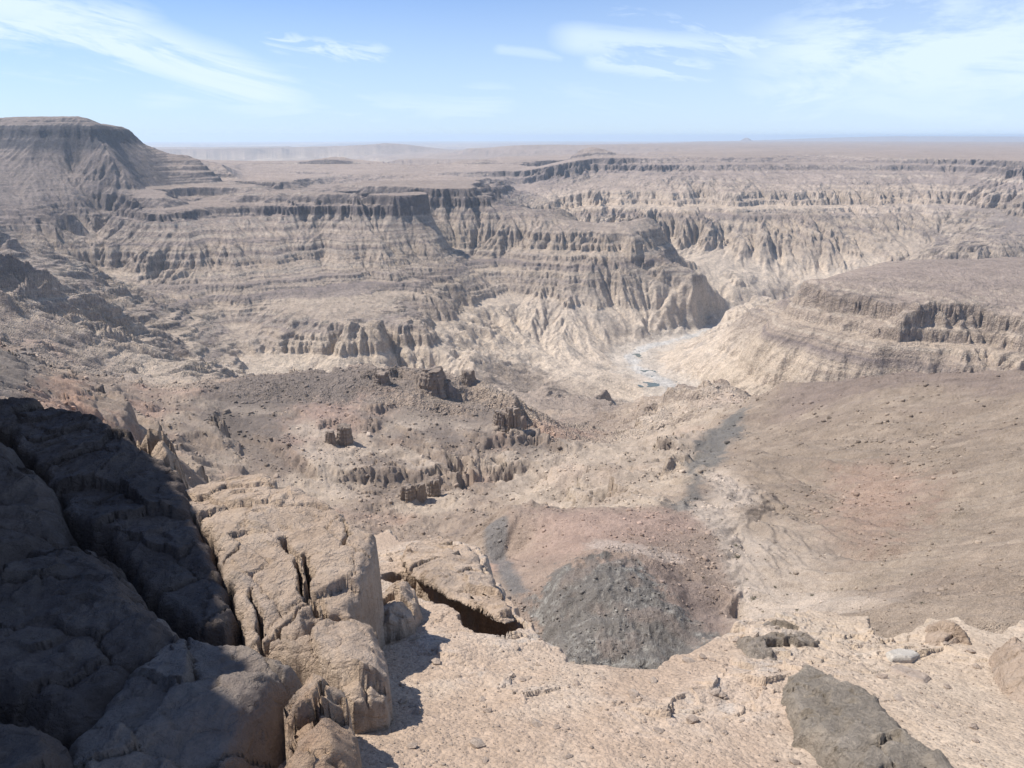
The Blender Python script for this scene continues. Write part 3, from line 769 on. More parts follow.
# scree and fallen blocks over the near hillsides: nobody could count them
m_scree, nt, b = new_mat('scree')
oi = N(nt, 'ShaderNodeAttribute', attribute_name='tint'); nt.links.new(oi.outputs['Color'], b.inputs['Base Color'])
def scree(name, n_, y0, y1, s0, seed, a0=-.8, a1=.85):
    rs = np.random.RandomState(seed)
    Yr = np.exp(rs.uniform(math.log(y0), math.log(y1), n_ * 3)); ar = rs.uniform(a0, a1, n_ * 3)
    i = np.clip(np.searchsorted(rowsL, np.log(Yr)), 0, len(rowsL) - 1); j = np.clip(np.searchsorted(colsA, ar), 0, len(colsA) - 1)
    Xr = ar * Yr
    den = .12 + .88 * sstep(-.05, .35, fbm(Xr / 60, Yr / 60, seed + 1, 4) + .12 * (1 - MK['smooth_r'][i, j]) + .15 * MK['hillm'][i, j])
    kp = rs.uniform(0, 1, n_ * 3) < den
    i, j = i[kp][:n_], j[kp][:n_]
    X_, Y_, Z_ = XX[i, j] + rs.uniform(-.2, .2, len(i)), YY[i, j] + rs.uniform(-.3, .3, len(i)), Z[i, j]
    cc = CC[i, j] * rs.uniform(.55, 1.25, len(i))[:, None]
    sz = np.clip(s0 * np.exp(rs.normal(0, .55, len(i))), s0 * .3, s0 * 4.5) * (Y_ / 330) ** .9
    prot = []
    for k in range(10):
        r_ = random.Random(seed * 50 + k); bm_ = bmesh.new(); bmesh.ops.create_cube(bm_, size=1.6)
        bmesh.ops.bevel(bm_, geom=bm_.edges[:], offset=.28, segments=1, affect='EDGES')
        for v_ in bm_.verts: v_.co = Vector((v_.co.x * r_.uniform(.8, 1.2), v_.co.y * r_.uniform(.6, 1.05), v_.co.z * r_.uniform(.5, .9)))
        bmesh.ops.triangulate(bm_, faces=bm_.faces[:]); bm_.verts.ensure_lookup_table()
        prot.append((np.array([v_.co[:] for v_ in bm_.verts], np.float32), np.array([[v_.index for v_ in f_.verts] for f_ in bm_.faces], np.int32))); bm_.free()
    V_, F_, C_, off = [], [], [], 0
    for k in range(10):
        bv, bf = prot[k]; sel = np.arange(k, len(i), 10); an = rs.uniform(0, 6.28, len(sel)); c_, s_ = np.cos(an)[:, None], np.sin(an)[:, None]; t_ = rs.uniform(-.4, .4, len(sel))[:, None]
        zz_ = bv[None, :, 2] + t_ * bv[None, :, 0]
        S = sz[sel][:, None]
        V_.append(np.stack([(bv[None, :, 0] * c_ - bv[None, :, 1] * s_) * S + X_[sel][:, None], (bv[None, :, 0] * s_ + bv[None, :, 1] * c_) * S + Y_[sel][:, None], zz_ * S + Z_[sel][:, None]], -1).reshape(-1, 3))
        C_.append(np.repeat(cc[sel], len(bv), 0)); F_.append((bf[None] + (np.arange(len(sel)) * len(bv))[:, None, None] + off).reshape(-1, 3)); off += len(sel) * len(bv)
    vv = np.concatenate(V_).astype(np.float32); ff = np.concatenate(F_).astype(np.int32); cc = np.concatenate(C_)
    me = bpy.data.meshes.new(name); me.vertices.add(len(vv)); me.vertices.foreach_set('co', vv.ravel())
    me.loops.add(len(ff) * 3); me.loops.foreach_set('vertex_index', ff.ravel()); me.polygons.add(len(ff))
    me.polygons.foreach_set('loop_start', np.arange(0, len(ff) * 3, 3, dtype=np.int32)); me.polygons.foreach_set('loop_total', np.full(len(ff), 3, np.int32)); me.update(calc_edges=True)
    at = me.color_attributes.new('tint', 'FLOAT_COLOR', 'POINT'); at.data.foreach_set('color', np.concatenate([cc, np.ones((len(cc), 1))], 1).astype(np.float32).ravel())
    me.materials.append(m_scree)
    o = bpy.data.objects.new(name, me); COL.objects.link(o); o['kind'] = 'stuff'
scree('scree', 30000, 120, 900, .36, 77)

# pools left in the river bed
m_pool, nt, b = new_mat('pool_water'); b.inputs['Base Color'].default_value = (.10, .125, .115, 1); b.inputs['Roughness'].default_value = .25; b.inputs['Specular IOR Level'].default_value = .5
for k_, (u, v, Y_, ln_, wd_, an_) in enumerate(((637,354,1850,36,16,1.2), (652,372,1700,34,13,-.5), (663,381,1650,46,24,-.5), (641,362,1790,22,8,.3))):
    a_, t_ = ray(u, v); x, y = a_ * Y_, Y_
    y = (ground_at(x, y) + 1) / t_; x = a_ * y
    bmp = bmesh.new(); vsx = []
    for q_ in range(36):
        th = q_ / 36 * 6.2832; rr = 1 + .3 * math.sin(3 * th + k_) + .15 * math.sin(7 * th + 2 * k_)
        px0, py0 = ln_ * rr * math.cos(th), wd_ * 2.0 * rr * math.sin(th)
        vsx.append(bmp.verts.new((px0 * math.cos(an_) - py0 * math.sin(an_), px0 * math.sin(an_) + py0 * math.cos(an_), 0)))
    bmp.faces.new(vsx)
    me = bpy.data.meshes.new('river_pool'); bmp.to_mesh(me); me.materials.append(m_pool)
    o = bpy.data.objects.new('river_pool', me); COL.objects.link(o); o.location = (x, y, -521.6 - (x * x + y * y) / 13.8e6); o['kind'] = 'structure'

# ------------------------------------------------------------------ foreground: the ledge under the lookout
GC, GS = -1.035, -.38                      # plane of the ledge: z = GC + GS * Y
def on_plane(u, v, c=GC, sx=0., sy=GS):
    a, t = ray(u, v)
    Y = c / (t - sx * a - sy)
    return (a * Y, Y)
SUN_AZ, SUN_EL = math.radians(-75), math.radians(54)     # azimuth from +Y, negative to the left
sd = (math.sin(SUN_AZ) * math.cos(SUN_EL), math.cos(SUN_AZ) * math.cos(SUN_EL), math.sin(SUN_EL))

def rock_mat(name, c1, c2, c3, dark=(.10, .095, .09), sc=1.0, stain=.5, bump=.02):
    m, nt, b = new_mat(name)
    tc = N(nt, 'ShaderNodeNewGeometry').outputs['Position']
    n1 = noise_node(nt, tc, 3.1 * sc, 8, .62, .4); n2 = noise_node(nt, tc, 14 * sc, 8, .65); n3 = noise_node(nt, tc, 75 * sc, 6, .7); n4 = noise_node(nt, tc, 1.3 * sc, 5, .55, .8)
    r = N(nt, 'ShaderNodeValToRGB'); cr = r.color_ramp
    cr.elements[0].position = .32; cr.elements[0].color = (*c1, 1); cr.elements[1].position = .68; cr.elements[1].color = (*c3, 1)
    e_ = cr.elements.new(.5); e_.color = (*c2, 1)
    nt.links.new(mathn(nt, 'ADD', mathn(nt, 'MULTIPLY', n1.outputs[0], .6), mathn(nt, 'MULTIPLY', n2.outputs[0], .4)), r.inputs[0])
    mx = N(nt, 'ShaderNodeMix', data_type='RGBA'); mx.inputs['B'].default_value = (*dark, 1)
    nt.links.new(r.outputs[0], mx.inputs['A'])
    st = N(nt, 'ShaderNodeMapRange'); st.inputs['From Min'].default_value = .52; st.inputs['From Max'].default_value = .70; st.inputs['To Max'].default_value = stain
    nt.links.new(mathn(nt, 'ADD', mathn(nt, 'MULTIPLY', n4.outputs[0], .55), mathn(nt, 'MULTIPLY', n2.outputs[0], .45)), st.inputs[0])
    nt.links.new(st.outputs[0], mx.inputs['Factor'])
    sc2 = N(nt, 'ShaderNodeVectorMath', operation='SCALE')
    nt.links.new(mx.outputs['Result'], sc2.inputs[0]); nt.links.new(mathn(nt, 'ADD', mathn(nt, 'MULTIPLY', n3.outputs[0], .9), .55), sc2.inputs['Scale'])
    nt.links.new(sc2.outputs[0], b.inputs['Base Color'])
    vo = N(nt, 'ShaderNodeTexVoronoi', feature='DISTANCE_TO_EDGE'); vo.inputs['Scale'].default_value = 7 * sc
    wv = N(nt, 'ShaderNodeVectorMath', operation='ADD'); nt.links.new(tc, wv.inputs[0])
    sv = N(nt, 'ShaderNodeVectorMath', operation='SCALE'); sv.inputs['Scale'].default_value = .25; nt.links.new(n1.outputs['Color'], sv.inputs[0]); nt.links.new(sv.outputs[0], wv.inputs[1])
    nt.links.new(wv.outputs[0], vo.inputs['Vector'])
    ck = mathn(nt, 'MULTIPLY', mathn(nt, 'MINIMUM', vo.outputs['Distance'], .05), 5.0)
    bdm = N(nt, 'ShaderNodeMapping'); bdm.inputs['Rotation'].default_value = (.5, .35, .4); nt.links.new(tc, bdm.inputs['Vector'])
    bds = N(nt, 'ShaderNodeVectorMath', operation='MULTIPLY'); bds.inputs[1].default_value = (1.5, 1.5, 9); nt.links.new(bdm.outputs[0], bds.inputs[0])
    nb_ = noise_node(nt, bds.outputs[0], 1.6 * sc, 6, .65, .3)
    nt.links.new(mathn(nt, 'ADD', mathn(nt, 'MULTIPLY', n3.outputs[0], .7), mathn(nt, 'ADD', mathn(nt, 'MULTIPLY', nb_.outputs[0], .5), .38)), sc2.inputs['Scale'])
    ck = mathn(nt, 'ADD', ck, mathn(nt, 'MULTIPLY', nb_.outputs[0], 1.0))
    h = mathn(nt, 'ADD', mathn(nt, 'ADD', mathn(nt, 'MULTIPLY', n2.outputs[0], 1.6), mathn(nt, 'MULTIPLY', n3.outputs[0], .9)), mathn(nt, 'ADD', ck, mathn(nt, 'MULTIPLY', n1.outputs[0], 2.0)))
    bp = N(nt, 'ShaderNodeBump'); bp.inputs['Distance'].default_value = bump; bp.inputs['Strength'].default_value = 1
    nt.links.new(h, bp.inputs['Height']); nt.links.new(bp.outputs[0], b.inputs['Normal'])
    return m
m_pale = rock_mat('pale_boulder', (.36, .27, .20), (.48, .37, .28), (.57, .455, .355), (.24, .205, .18), 1, .8)
m_orange = rock_mat('orange_boulder', (.38, .25, .17), (.50, .36, .25), (.52, .44, .35), (.16, .13, .12), 1.3, .7)
m_brown = rock_mat('brown_boulder', (.20, .16, .135), (.29, .24, .20), (.37, .31, .25), (.12, .10, .09), 1, .6)
m_shelf_shaded = rock_mat('shelf_rock_shaded', (.10, .08, .07), (.15, .122, .105), (.21, .17, .14), (.06, .052, .05), 1, .6)  # brown rock again, with shade darkened into its colour
m_dark = rock_mat('dark_slab', (.23, .195, .155), (.34, .29, .23), (.50, .42, .335), (.15, .13, .11), 3.2, .6, .012)
m_grey = rock_mat('grey_outcrop', (.30, .26, .21), (.40, .335, .27), (.48, .41, .33), (.15, .14, .125), 2.6, .8, .02)
m_stone = rock_mat('loose_stone', (.33, .255, .20), (.40, .32, .255), (.48, .40, .325), (.22, .18, .15), 5, .4, .004)
m_white = rock_mat('white_stone', (.46, .42, .36), (.54, .49, .42), (.60, .55, .48), (.4, .36, .31), 5, .4, .004)
# gravelly soil of the ledge
m_soil, nt, b = new_mat('stony_soil')
pos = N(nt, 'ShaderNodeNewGeometry').outputs['Position']
at = N(nt, 'ShaderNodeAttribute', attribute_name='tint')
n1 = noise_node(nt, pos, 1.6, 7, .6, .5); n2 = noise_node(nt, pos, 20, 8, .7); 
v1 = N(nt, 'ShaderNodeTexVoronoi'); v1.inputs['Scale'].default_value = 62; nt.links.new(pos, v1.inputs['Vector'])
v2 = N(nt, 'ShaderNodeTexVoronoi'); v2.inputs['Scale'].default_value = 150; nt.links.new(pos, v2.inputs['Vector'])
sepc = N(nt, 'ShaderNodeSeparateColor'); nt.links.new(v1.outputs['Color'], sepc.inputs[0])
sepd = N(nt, 'ShaderNodeSeparateColor'); nt.links.new(v2.outputs['Color'], sepd.inputs[0])
f = mathn(nt, 'ADD', mathn(nt, 'MULTIPLY', n1.outputs[0], .35), mathn(nt, 'MULTIPLY', n2.outputs[0], .45))
f = mathn(nt, 'ADD', f, mathn(nt, 'MULTIPLY', sepc.outputs[0], .22)); f = mathn(nt, 'ADD', f, mathn(nt, 'MULTIPLY', sepd.outputs[1], .18)); f = mathn(nt, 'ADD', f, .42)
sv = N(nt, 'ShaderNodeVectorMath', operation='SCALE'); nt.links.new(at.outputs['Color'], sv.inputs[0]); nt.links.new(f, sv.inputs['Scale']); nt.links.new(sv.outputs[0], b.inputs['Base Color'])
h = mathn(nt, 'ADD', mathn(nt, 'MULTIPLY', v1.outputs['Distance'], -.9), mathn(nt, 'MULTIPLY', v2.outputs['Distance'], -.35)); h = mathn(nt, 'ADD', h, mathn(nt, 'MULTIPLY', n2.outputs[0], 1.4))
bp = N(nt, 'ShaderNodeBump'); bp.inputs['Distance'].default_value = .006; bp.inputs['Strength'].default_value = 1
nt.links.new(h, bp.inputs['Height']); nt.links.new(bp.outputs[0], b.inputs['Normal'])

EDGE_PX = [(-400,560),(0,470),(180,480),(300,490),(385,528),(400,540),(440,538),(478,548),(500,585),(523,618),(548,645),(572,660),(610,664),(660,668),(700,650),(733,628),(760,620),(800,612),(858,613),(880,632),(892,635),(922,634),(926,617),(958,619),(975,631),(996,633),(1024,627),(1100,625),(1400,640)]
EDGE = [on_plane(u, v) if u > 380 else on_plane(u, v, -1.5, 0, -.12) for u, v in EDGE_PX]
LEDGE = EDGE + [(9, 1.0), (9, -3), (-9, -3), (-9, 4)]
TRENCH = [on_plane(u, v) for u, v in ((404,574),(420,587),(450,602),(480,615),(500,630))]
LIP = [on_plane(u, v) for u, v in ((396,604),(430,626),(470,644))]
def ledge_z(X, Y, fine=True):
    wx = X + .05 * gnoise(X / .25, Y / .25, 401) + .02 * gnoise(X / .07, Y / .07, 402); wy = Y + .05 * gnoise(X / .25, Y / .25, 403) + .02 * gnoise(X / .07, Y / .07, 404)
    d = sdist(wx, wy, LEDGE)
    z = GC + GS * Y
    z = z + .035 * fbm(X / .7, Y / .7, 411, 4) + .02 * gnoise(X / 2.2, Y / 2.2, 412)
    # broken bedrock along the brink
    rk = sstep(.75, .15, d + .3 * gnoise(X / .6, Y / .6, 413)) * sstep(-.2, .2, gnoise(X / .8, Y / .8, 414) + .15)
    v_, t_, b_ = cells(wx / .19, wy / .15, 415); v2_, t2_, b2_ = cells(wx / .07, wy / .055, 416)
    z = z + rk * (.022 * v_ + .035 * t_ + .006 * v2_ + .012 * t2_ + .006)
    z = z + .006 * fbm(X / .06, Y / .06, 417, 3) 
    td = polyline_dist(wx, wy, TRENCH)
    z = z - .42 * sstep(.15, .11, td)
    z = z + .02 * sstep(.30, .14, polyline_dist(X, Y, LIP) + .03 * gnoise(X / .1, Y / .1, 419))
    out = np.clip(-d, 0, None)
    z = z - out * (1.9 + .6 * gnoise(X / .5, Y / .5, 418)) - sstep(0, .10, out) * .30
    return z, d, rk
lr = np.array(seg(math.log(.75), math.log(1.5), 90) + seg(math.log(1.5), math.log(5.5), 620) + seg(math.log(5.5), math.log(13), 110) + [math.log(13)])
ca = np.array(seg(-2.6, -.9, 60) + seg(-.9, .9, 1050) + seg(.9, 2.6, 60) + [2.6])
l2, a2 = np.meshgrid(lr, ca, indexing='ij')
gy_ = np.exp(l2); gx_ = a2 * gy_
gz_, gd_, grk_ = ledge_z(gx_, gy_)
gc = np.zeros(gz_.shape + (3,), np.float32) + np.array((.36, .272, .202), np.float32)
nA = fbm(gx_ / .5, gy_ / .5, 421, 4); nB = fbm(gx_ / .1, gy_ / .1, 425, 4)
gc = mix(gc, (.41, .33, .255), sstep(-.1, .35, nA) * .7)
gc = mix(gc, (.43, .345, .27), grk_ * .6)
gc = mix(gc, (.30, .27, .24), grk_ * sstep(.05, .4, nB + .5 * nA) * .7)
rx_ = sstep(.7, 1.6, gx_); gc = mix(gc, (.42, .34, .255), rx_ * .6)
gc = mix(gc, (.33, .24, .18), sstep(.02, .3, -gd_) * .7)
gc *= (1 + .11 * nB)[..., None]
grid_mesh('rocky_ground', gx_, gy_, gz_, m_soil, np.clip(gc, .02, .85))

# ---- boulders: an outline on the rock's own tilted top plane, real sides, facets and cracks
def boulder(name, px, c, sx, sy, mat, label, category, seed, res=.008, rough=1.0, dome=0., bevel=.05, side=4.0, cracks=(), wx=None, group=None, base=None, facet=.6, warp=1.0, strat=0., cuts=1.0, thick=None):
    pts = wx if wx else [on_plane(u, v, c, sx, sy) for u, v in px]
    xs = [p_[0] for p_ in pts]; ys = [p_[1] for p_ in pts]
    pad = .22
    size = max(max(xs) - min(xs), max(ys) - min(ys))
    gx0 = np.arange(min(xs) - pad, max(xs) + pad, res); gy0 = np.arange(min(ys) - pad, max(ys) + pad, res)
    X, Y = np.meshgrid(gx0, gy0)
    k = warp * min(1, size)
    wx_ = X + k * (.035 * gnoise(X / .3, Y / .3, seed) + .018 * gnoise(X / .09, Y / .09, seed + 1) + .007 * gnoise(X / .03, Y / .03, seed + 2))
    wy_ = Y + k * (.035 * gnoise(X / .3, Y / .3, seed + 3) + .018 * gnoise(X / .09, Y / .09, seed + 4) + .007 * gnoise(X / .03, Y / .03, seed + 5))
    d = sdist(wx_, wy_, pts)
    z = c + sx * X + sy * Y
    dm = max(d.max(), .01)
    z = z + dome * (np.sqrt(np.clip(1 - (1 - np.clip(d / dm, 0, 1)) ** 2, 0, 1)) - 1)
    v_, t_, b_ = cells(wx_ / .34 + seed, wy_ / .26, seed + 6); v2_, t2_, b2_ = cells(wx_ / .12, wy_ / .10, seed + 7); v3_, t3_, b3_ = cells(wx_ / .045, wy_ / .04, seed + 13)
    r_ = random.Random(seed); mxx, mxy = float(np.mean(xs)), float(np.mean(ys))
    for k_ in range(9 if cuts else 0):
        th = k_ * .698 + r_.uniform(-.3, .3); R_ = float(np.max([(p_[0] - mxx) * math.cos(th) + (p_[1] - mxy) * math.sin(th) for p_ in pts]))
        pr = (X - mxx) * math.cos(th) + (Y - mxy) * math.sin(th) - R_ * r_.uniform(.15, .8)
        z = np.minimum(z, c + sx * X + sy * Y - (pr * r_.uniform(.25, .75) - .01) * cuts)
    z = z + facet * (.028 * v_ + .095 * t_ + .012 * v2_ + .028 * t2_ + .010 * t3_ - .05 * sstep(.03, .008, b_) - .008 * sstep(.04, 0, b2_))
    z = z + rough * (.020 * fbm(X / .45, Y / .45, seed + 8, 5, gain=.55) + .012 * fbm(X / .06, Y / .06, seed + 9, 3))
    if strat:
        ph = (z + .3 * X) / .045; fr = ph - np.floor(ph); z = z + strat * (sstep(.4, .7, fr) - fr) * .045
    for cr, cw, cdp in cracks:
        cpts = [on_plane(u, v, c, sx, sy) for u, v in cr]
        cd = polyline_dist(wx_ + .012 * gnoise(X / .05, Y / .05, seed + 11), wy_, cpts)
        z = z - cdp * sstep(cw * .6, cw * .15, cd)
    z = z - bevel * (1 - sstep(0, bevel * 1.4, d)) 
    out = np.clip(-d, 0, None)
    sidev = side * (1 + .35 * gnoise(X / .2, Y / .2, seed + 12))
    z = z - out * sidev
    gl_ = (GC + GS * Y - .12) if base is None else base + 0 * Y
    if thick: gl_ = c + sx * X + sy * Y - thick
    keep = (d > -.2) & (z > gl_)
    # let the skirt reach the ground
    ext = keep.copy(); ext[1:] |= keep[:-1]; ext[:-1] |= keep[1:]; ext[:, 1:] |= keep[:, :-1]; ext[:, :-1] |= keep[:, 1:]
    z = np.where(keep, z, np.minimum(z, gl_))
    z = np.maximum(z, gl_ - (.05 if not thick else 0))
    idx = -np.ones(X.shape, int); idx[ext] = np.arange(ext.sum())
    q_ = np.stack([idx[:-1, :-1], idx[:-1, 1:], idx[1:, 1:], idx[1:, :-1]], -1).reshape(-1, 4)
    q_ = q_[(q_ >= 0).all(1)]
    cx, cy = float(np.mean(xs)), float(np.mean(ys)); cz = float(np.min(gl_[ext]))
    co_ = np.stack([X[ext] - cx, Y[ext] - cy, z[ext] - cz], -1).astype(np.float32)
    # close it underneath: a ring of border vertices joined to a centre
    n0 = len(co_)
    me = bpy.data.meshes.new(name)
    edges = {}
    fq = q_
    e_all = np.concatenate([fq[:, [0, 1]], fq[:, [1, 2]], fq[:, [2, 3]], fq[:, [3, 0]]])
    key = np.sort(e_all, 1); kk = key[:, 0].astype(np.int64) * n0 + key[:, 1]
    u_, inv_, cnt = np.unique(kk, return_inverse=True, return_counts=True)
    be = e_all[cnt[inv_] == 1]
    cen = np.array([[0, 0, -.02 if not thick else c + sx * cx + sy * cy - thick - cz]], np.float32)
    me.vertices.add(n0 + 1); me.vertices.foreach_set('co', np.concatenate([co_, cen]).ravel())
    nf = len(fq); nb = len(be)
    tri = np.stack([be[:, 1], be[:, 0], np.full(nb, n0)], -1)
    lv = np.concatenate([fq.ravel(), tri.ravel()]).astype(np.int32)
    me.loops.add(len(lv)); me.loops.foreach_set('vertex_index', lv)
    me.polygons.add(nf + nb)
    ls = np.concatenate([np.arange(0, nf * 4, 4), nf * 4 + np.arange(0, nb * 3, 3)]).astype(np.int32)
    lt = np.concatenate([np.full(nf, 4), np.full(nb, 3)]).astype(np.int32)
    me.polygons.foreach_set('loop_start', ls); me.polygons.foreach_set('loop_total', lt)
    me.update(calc_edges=True)
    me.materials.append(mat)
    o = bpy.data.objects.new(name, me); COL.objects.link(o); o.location = (cx, cy, cz)
    o['label'] = label; o['category'] = category
    if group: o['group'] = group
    return o

# the big pale boulder and the blocks split from it
boulder('boulder', [(175,487),(205,471),(240,464),(268,460),(274,478),(292,480),(322,492),(340,505),(352,519),(373,530),(371,560),(352,600),(318,612),(300,634),(262,640),(246,632),(232,596),(215,548),(196,516)],
        -1.75, 0, .05, m_pale, 'large pale cracked boulder in full sun beside the shaded rocks', 'boulder', 510, cuts=.15,
        cracks=[([(282,540),(297,560),(306,592),(318,606)], .022, .22), ([(306,556),(314,590),(330,606)], .022, .2), ([(340,512),(346,535),(338,548)], .016, .12), ([(248,590),(262,620),(266,640)], .02, .2), ([(225,560),(236,555),(243,548)], .014, .08), ([(318,600),(300,612),(285,625),(262,640)], .016, .12)], bevel=.025, side=30, facet=.4, rough=.7)
boulder('boulder', [(262,642),(300,632),(322,612),(352,606),(376,612),(384,640),(384,678),(352,688),(330,664),(300,652)], -1.52, 0, -.05, m_pale, 'low pale grey block at the near foot of the largest sunlit boulder', 'boulder', 530, cracks=[([(290,640),(310,624)], .015, .1)], side=20, facet=.6, cuts=.5, bevel=.03)
boulder('boulder', [(290,668),(318,660),(345,690),(352,720),(352,760),(345,800),(262,800),(292,735),(284,716)], -1.36, 0, -.08, m_orange, 'orange and grey weathered rock with a deep shadow pit on its right', 'boulder', 540, rough=1.2, side=20, facet=.9, cuts=.6, cracks=[([(325,690),(320,712),(312,730)], .02, .1), ([(300,720),(330,716)], .012, .08)])
boulder('boulder', [(150,598),(180,628),(215,636),(248,640),(283,652),(262,688),(240,722),(222,760),(205,800),(60,800),(72,730),(135,662)], -1.36, .0, -.08, m_brown, 'brown slab half in shade whose sunlit corner forms a bright triangle', 'boulder', 550, cuts=.3, rough=.7, facet=.5, bevel=.02, side=2.6)
boulder('rock_slab', [(402,552),(412,536),(440,530),(466,540),(484,566),(500,590),(520,612),(508,616),(480,602),(448,590),(426,576),(410,566)], GC + .07, 0, GS + .012, m_pale, 'flat pale rim slab above the bent black crevice', 'rock slab', 560, bevel=.02, side=9, rough=.8, facet=.45, cuts=.1, thick=.06)
boulder('boulder', [(384,580),(400,572),(412,586),(410,600),(394,618),(378,612)], GC + .16, 0, GS, m_pale, 'small knobbly rock wedged between the big pale boulder and the rim slab', 'boulder', 570, res=.006)
# rocks in the shade on the left
boulder('boulder', [(-120,392),(0,397),(42,402),(90,420),(122,430),(150,450),(178,478),(196,514),(212,552),(226,598),(226,626),(190,622),(152,588),(112,540),(62,514),(56,482),(12,430),(-80,415)], -1.76, 0, .06, m_shelf_shaded, 'broad brown rock shelf in shade, farthest back of the shaded rocks', 'boulder', 580, cuts=.0, bevel=.02, rough=.9, facet=.6)
boulder('boulder', [(-160,420),(-20,424),(12,434),(54,484),(56,510),(0,542),(-160,560)], -1.54, 0, .04, m_shelf_shaded, 'shaded rock wedge with a slanting upper edge at the far left', 'boulder', 590, cuts=.3, rough=.9, facet=.6, dome=.03)
boulder('boulder', [(-200,566),(0,548),(58,518),(110,543),(148,590),(180,624),(136,660),(62,716),(0,688),(-200,690)], -1.50, 0, .02, m_shelf_shaded, 'rounded shaded boulder, the largest of the dark rocks on the left', 'boulder', 600, cuts=.3, rough=1.2, facet=.6, dome=.05)
boulder('boulder', [(-200,700),(0,692),(54,718),(66,760),(58,820),(-200,820)], -1.36, 0, .0, m_shelf_shaded, 'dark shaded rock in the lower left corner with a curved crack above it', 'boulder', 610, cuts=.3, facet=.6, dome=.02)
boulder('boulder', [(122,428),(134,422),(156,434),(172,440),(180,462),(184,480),(172,478),(150,452)], -1.80, 0, .05, m_pale, 'small jagged block catching the sun behind the shaded shelf', 'boulder', 620, res=.006, rough=2, facet=1.6, side=6)
# the high rock left of the lookout that shades the left of the ledge
shade = []
for u, v, c, sy in ((95,421,-1.8,.055),(128,434,-1.8,.055),(160,462,-1.8,.055),(190,500,-1.8,.055),(214,545,-1.8,.055),(222,590,-1.8,.055),(224,636,-1.36,-.08),(226,680,-1.36,-.08),(240,722,-1.36,-.08),(262,752,-1.36,-.08)):
    x, y = on_plane(u, v, c, 0, sy); z_ = c + sy * y
    k_ = (1.5 - z_) / sd[2]
    shade.append((x + k_ * sd[0], y + k_ * sd[1]))
print('shade edge', [(round(a_, 2), round(b_, 2)) for a_, b_ in shade])
shade = [(shade[0][0] - .6, shade[0][1] + .5)] + shade + [(shade[-1][0] + .1, shade[-1][1] - 1.2), (-8, -1.5), (-9, 3), (-8, 7)]
boulder('rock_wall', None, 1.5, .0, .0, m_brown, 'tall rock wall left of the lookout that throws the big shadow', 'rock wall', 630, res=.02, wx=shade, base=-4.5, side=11, cuts=0, facet=1.4, rough=1.5, bevel=.02, warp=1.5)
# right hand rocks
boulder('rock_slab', [(781,672),(796,661),(826,666),(858,684),(888,708),(922,738),(962,768),(980,790),(860,800),(838,752),(815,735),(800,728),(792,700)], GC + .06, 0, GS, m_dark, 'dark grey weathered slab lying aslant on the tan gravel', 'rock slab', 640, cuts=0, facet=.28, rough=.7, bevel=.02, side=3, strat=.5)
boulder('rock_outcrop', [(738,640),(760,622),(798,618),(826,640),(832,664),(800,662),(782,676),(768,700),(748,676)], GC + .02, 0, GS, m_grey, 'crumbling black and cream outcrop at the brink above the dark slab', 'rock outcrop', 650, facet=.8, rough=1.6, res=.006, bevel=.02, side=3)
boulder('stone', [(886,652),(896,648),(914,649),(921,653),(912,657),(893,657)], GC + .024, 0, GS, m_white, 'flat near-white stone lying on the gravel below the notch in the brink', 'stone', 660, cuts=0, res=.003, facet=.1, rough=.2, bevel=.008, side=6, warp=.3)
boulder('stone', [(884,664),(900,662),(922,668),(932,674),(926,680),(908,676)], GC + .018, 0, GS, m_stone, 'tan embedded stone just below the flat near-white one', 'stone', 664, cuts=0, res=.003, facet=.1, rough=.2, bevel=.012, side=3, warp=.3)
boulder('boulder', [(994,640),(1000,630),(1024,628),(1060,630),(1070,690),(1024,684),(1008,664)], GC + .09, 0, GS, m_pale, 'pale rounded rock on the brink at the far right', 'boulder', 670, facet=.6, side=3)
boulder('boulder', [(926,634),(928,618),(944,616),(962,622),(974,634),(950,638)], GC + .06, 0, GS, m_pale, 'squat pale rock lump standing on the brink right of the notch', 'boulder', 680, res=.006, facet=.5)

# loose stones: one mesh of a few facets each
def stone_mesh(seed):
    r_ = random.Random(seed); bm_ = bmesh.new()
    bmesh.ops.create_icosphere(bm_, subdivisions=1, radius=1)
    for v_ in bm_.verts:
        v_.co *= r_.uniform(.72, 1.12); v_.co.z *= .55; v_.co.y *= .8
    m_ = bpy.data.meshes.new('stone'); bm_.to_mesh(m_); bm_.free(); return m_
import bmesh
SM = [stone_mesh(i) for i in range(8)]
base_v = []
for m_ in SM:
    m_.materials.append(m_stone)
    v_ = np.empty(len(m_.vertices) * 3, np.float32); m_.vertices.foreach_get('co', v_)
    f_ = np.array([list(p_.vertices) for p_ in m_.polygons]); base_v.append((v_.reshape(-1, 3), f_))
def bouldertop(x, y): return None
def scatter_px(n_, region, seed):
    r_ = random.Random(seed); pts = []
    while len(pts) < n_:
        u = r_.uniform(region[0], region[2]); v = r_.uniform(region[1], region[3])
        pts.append(on_plane(u, v))
    return pts
rs = np.random.RandomState(3)
NP = 26000
px_ = rs.uniform(-1.6, 3.2, NP * 3); py_ = rs.uniform(1.35, 4.8, NP * 3)
dens = .35 + .65 * sstep(-.2, .3, gnoise(px_ / .5, py_ / .5, 701) + .2 * gnoise(px_ / .12, py_ / .12, 702))
kp = (rs.uniform(0, 1, NP * 3) < dens) & (np.abs(px_) < .95 * py_)
px_, py_ = px_[kp][:NP], py_[kp][:NP]
pz_, pd_, _r = ledge_z(px_, py_)
kp = pd_ > .01
px_, py_, pz_ = px_[kp], py_[kp], pz_[kp]
size = np.clip(.0022 * np.exp(rs.normal(0, .5, len(px_))), .0016, .016)
vs_, fs_ = [], []; off = 0
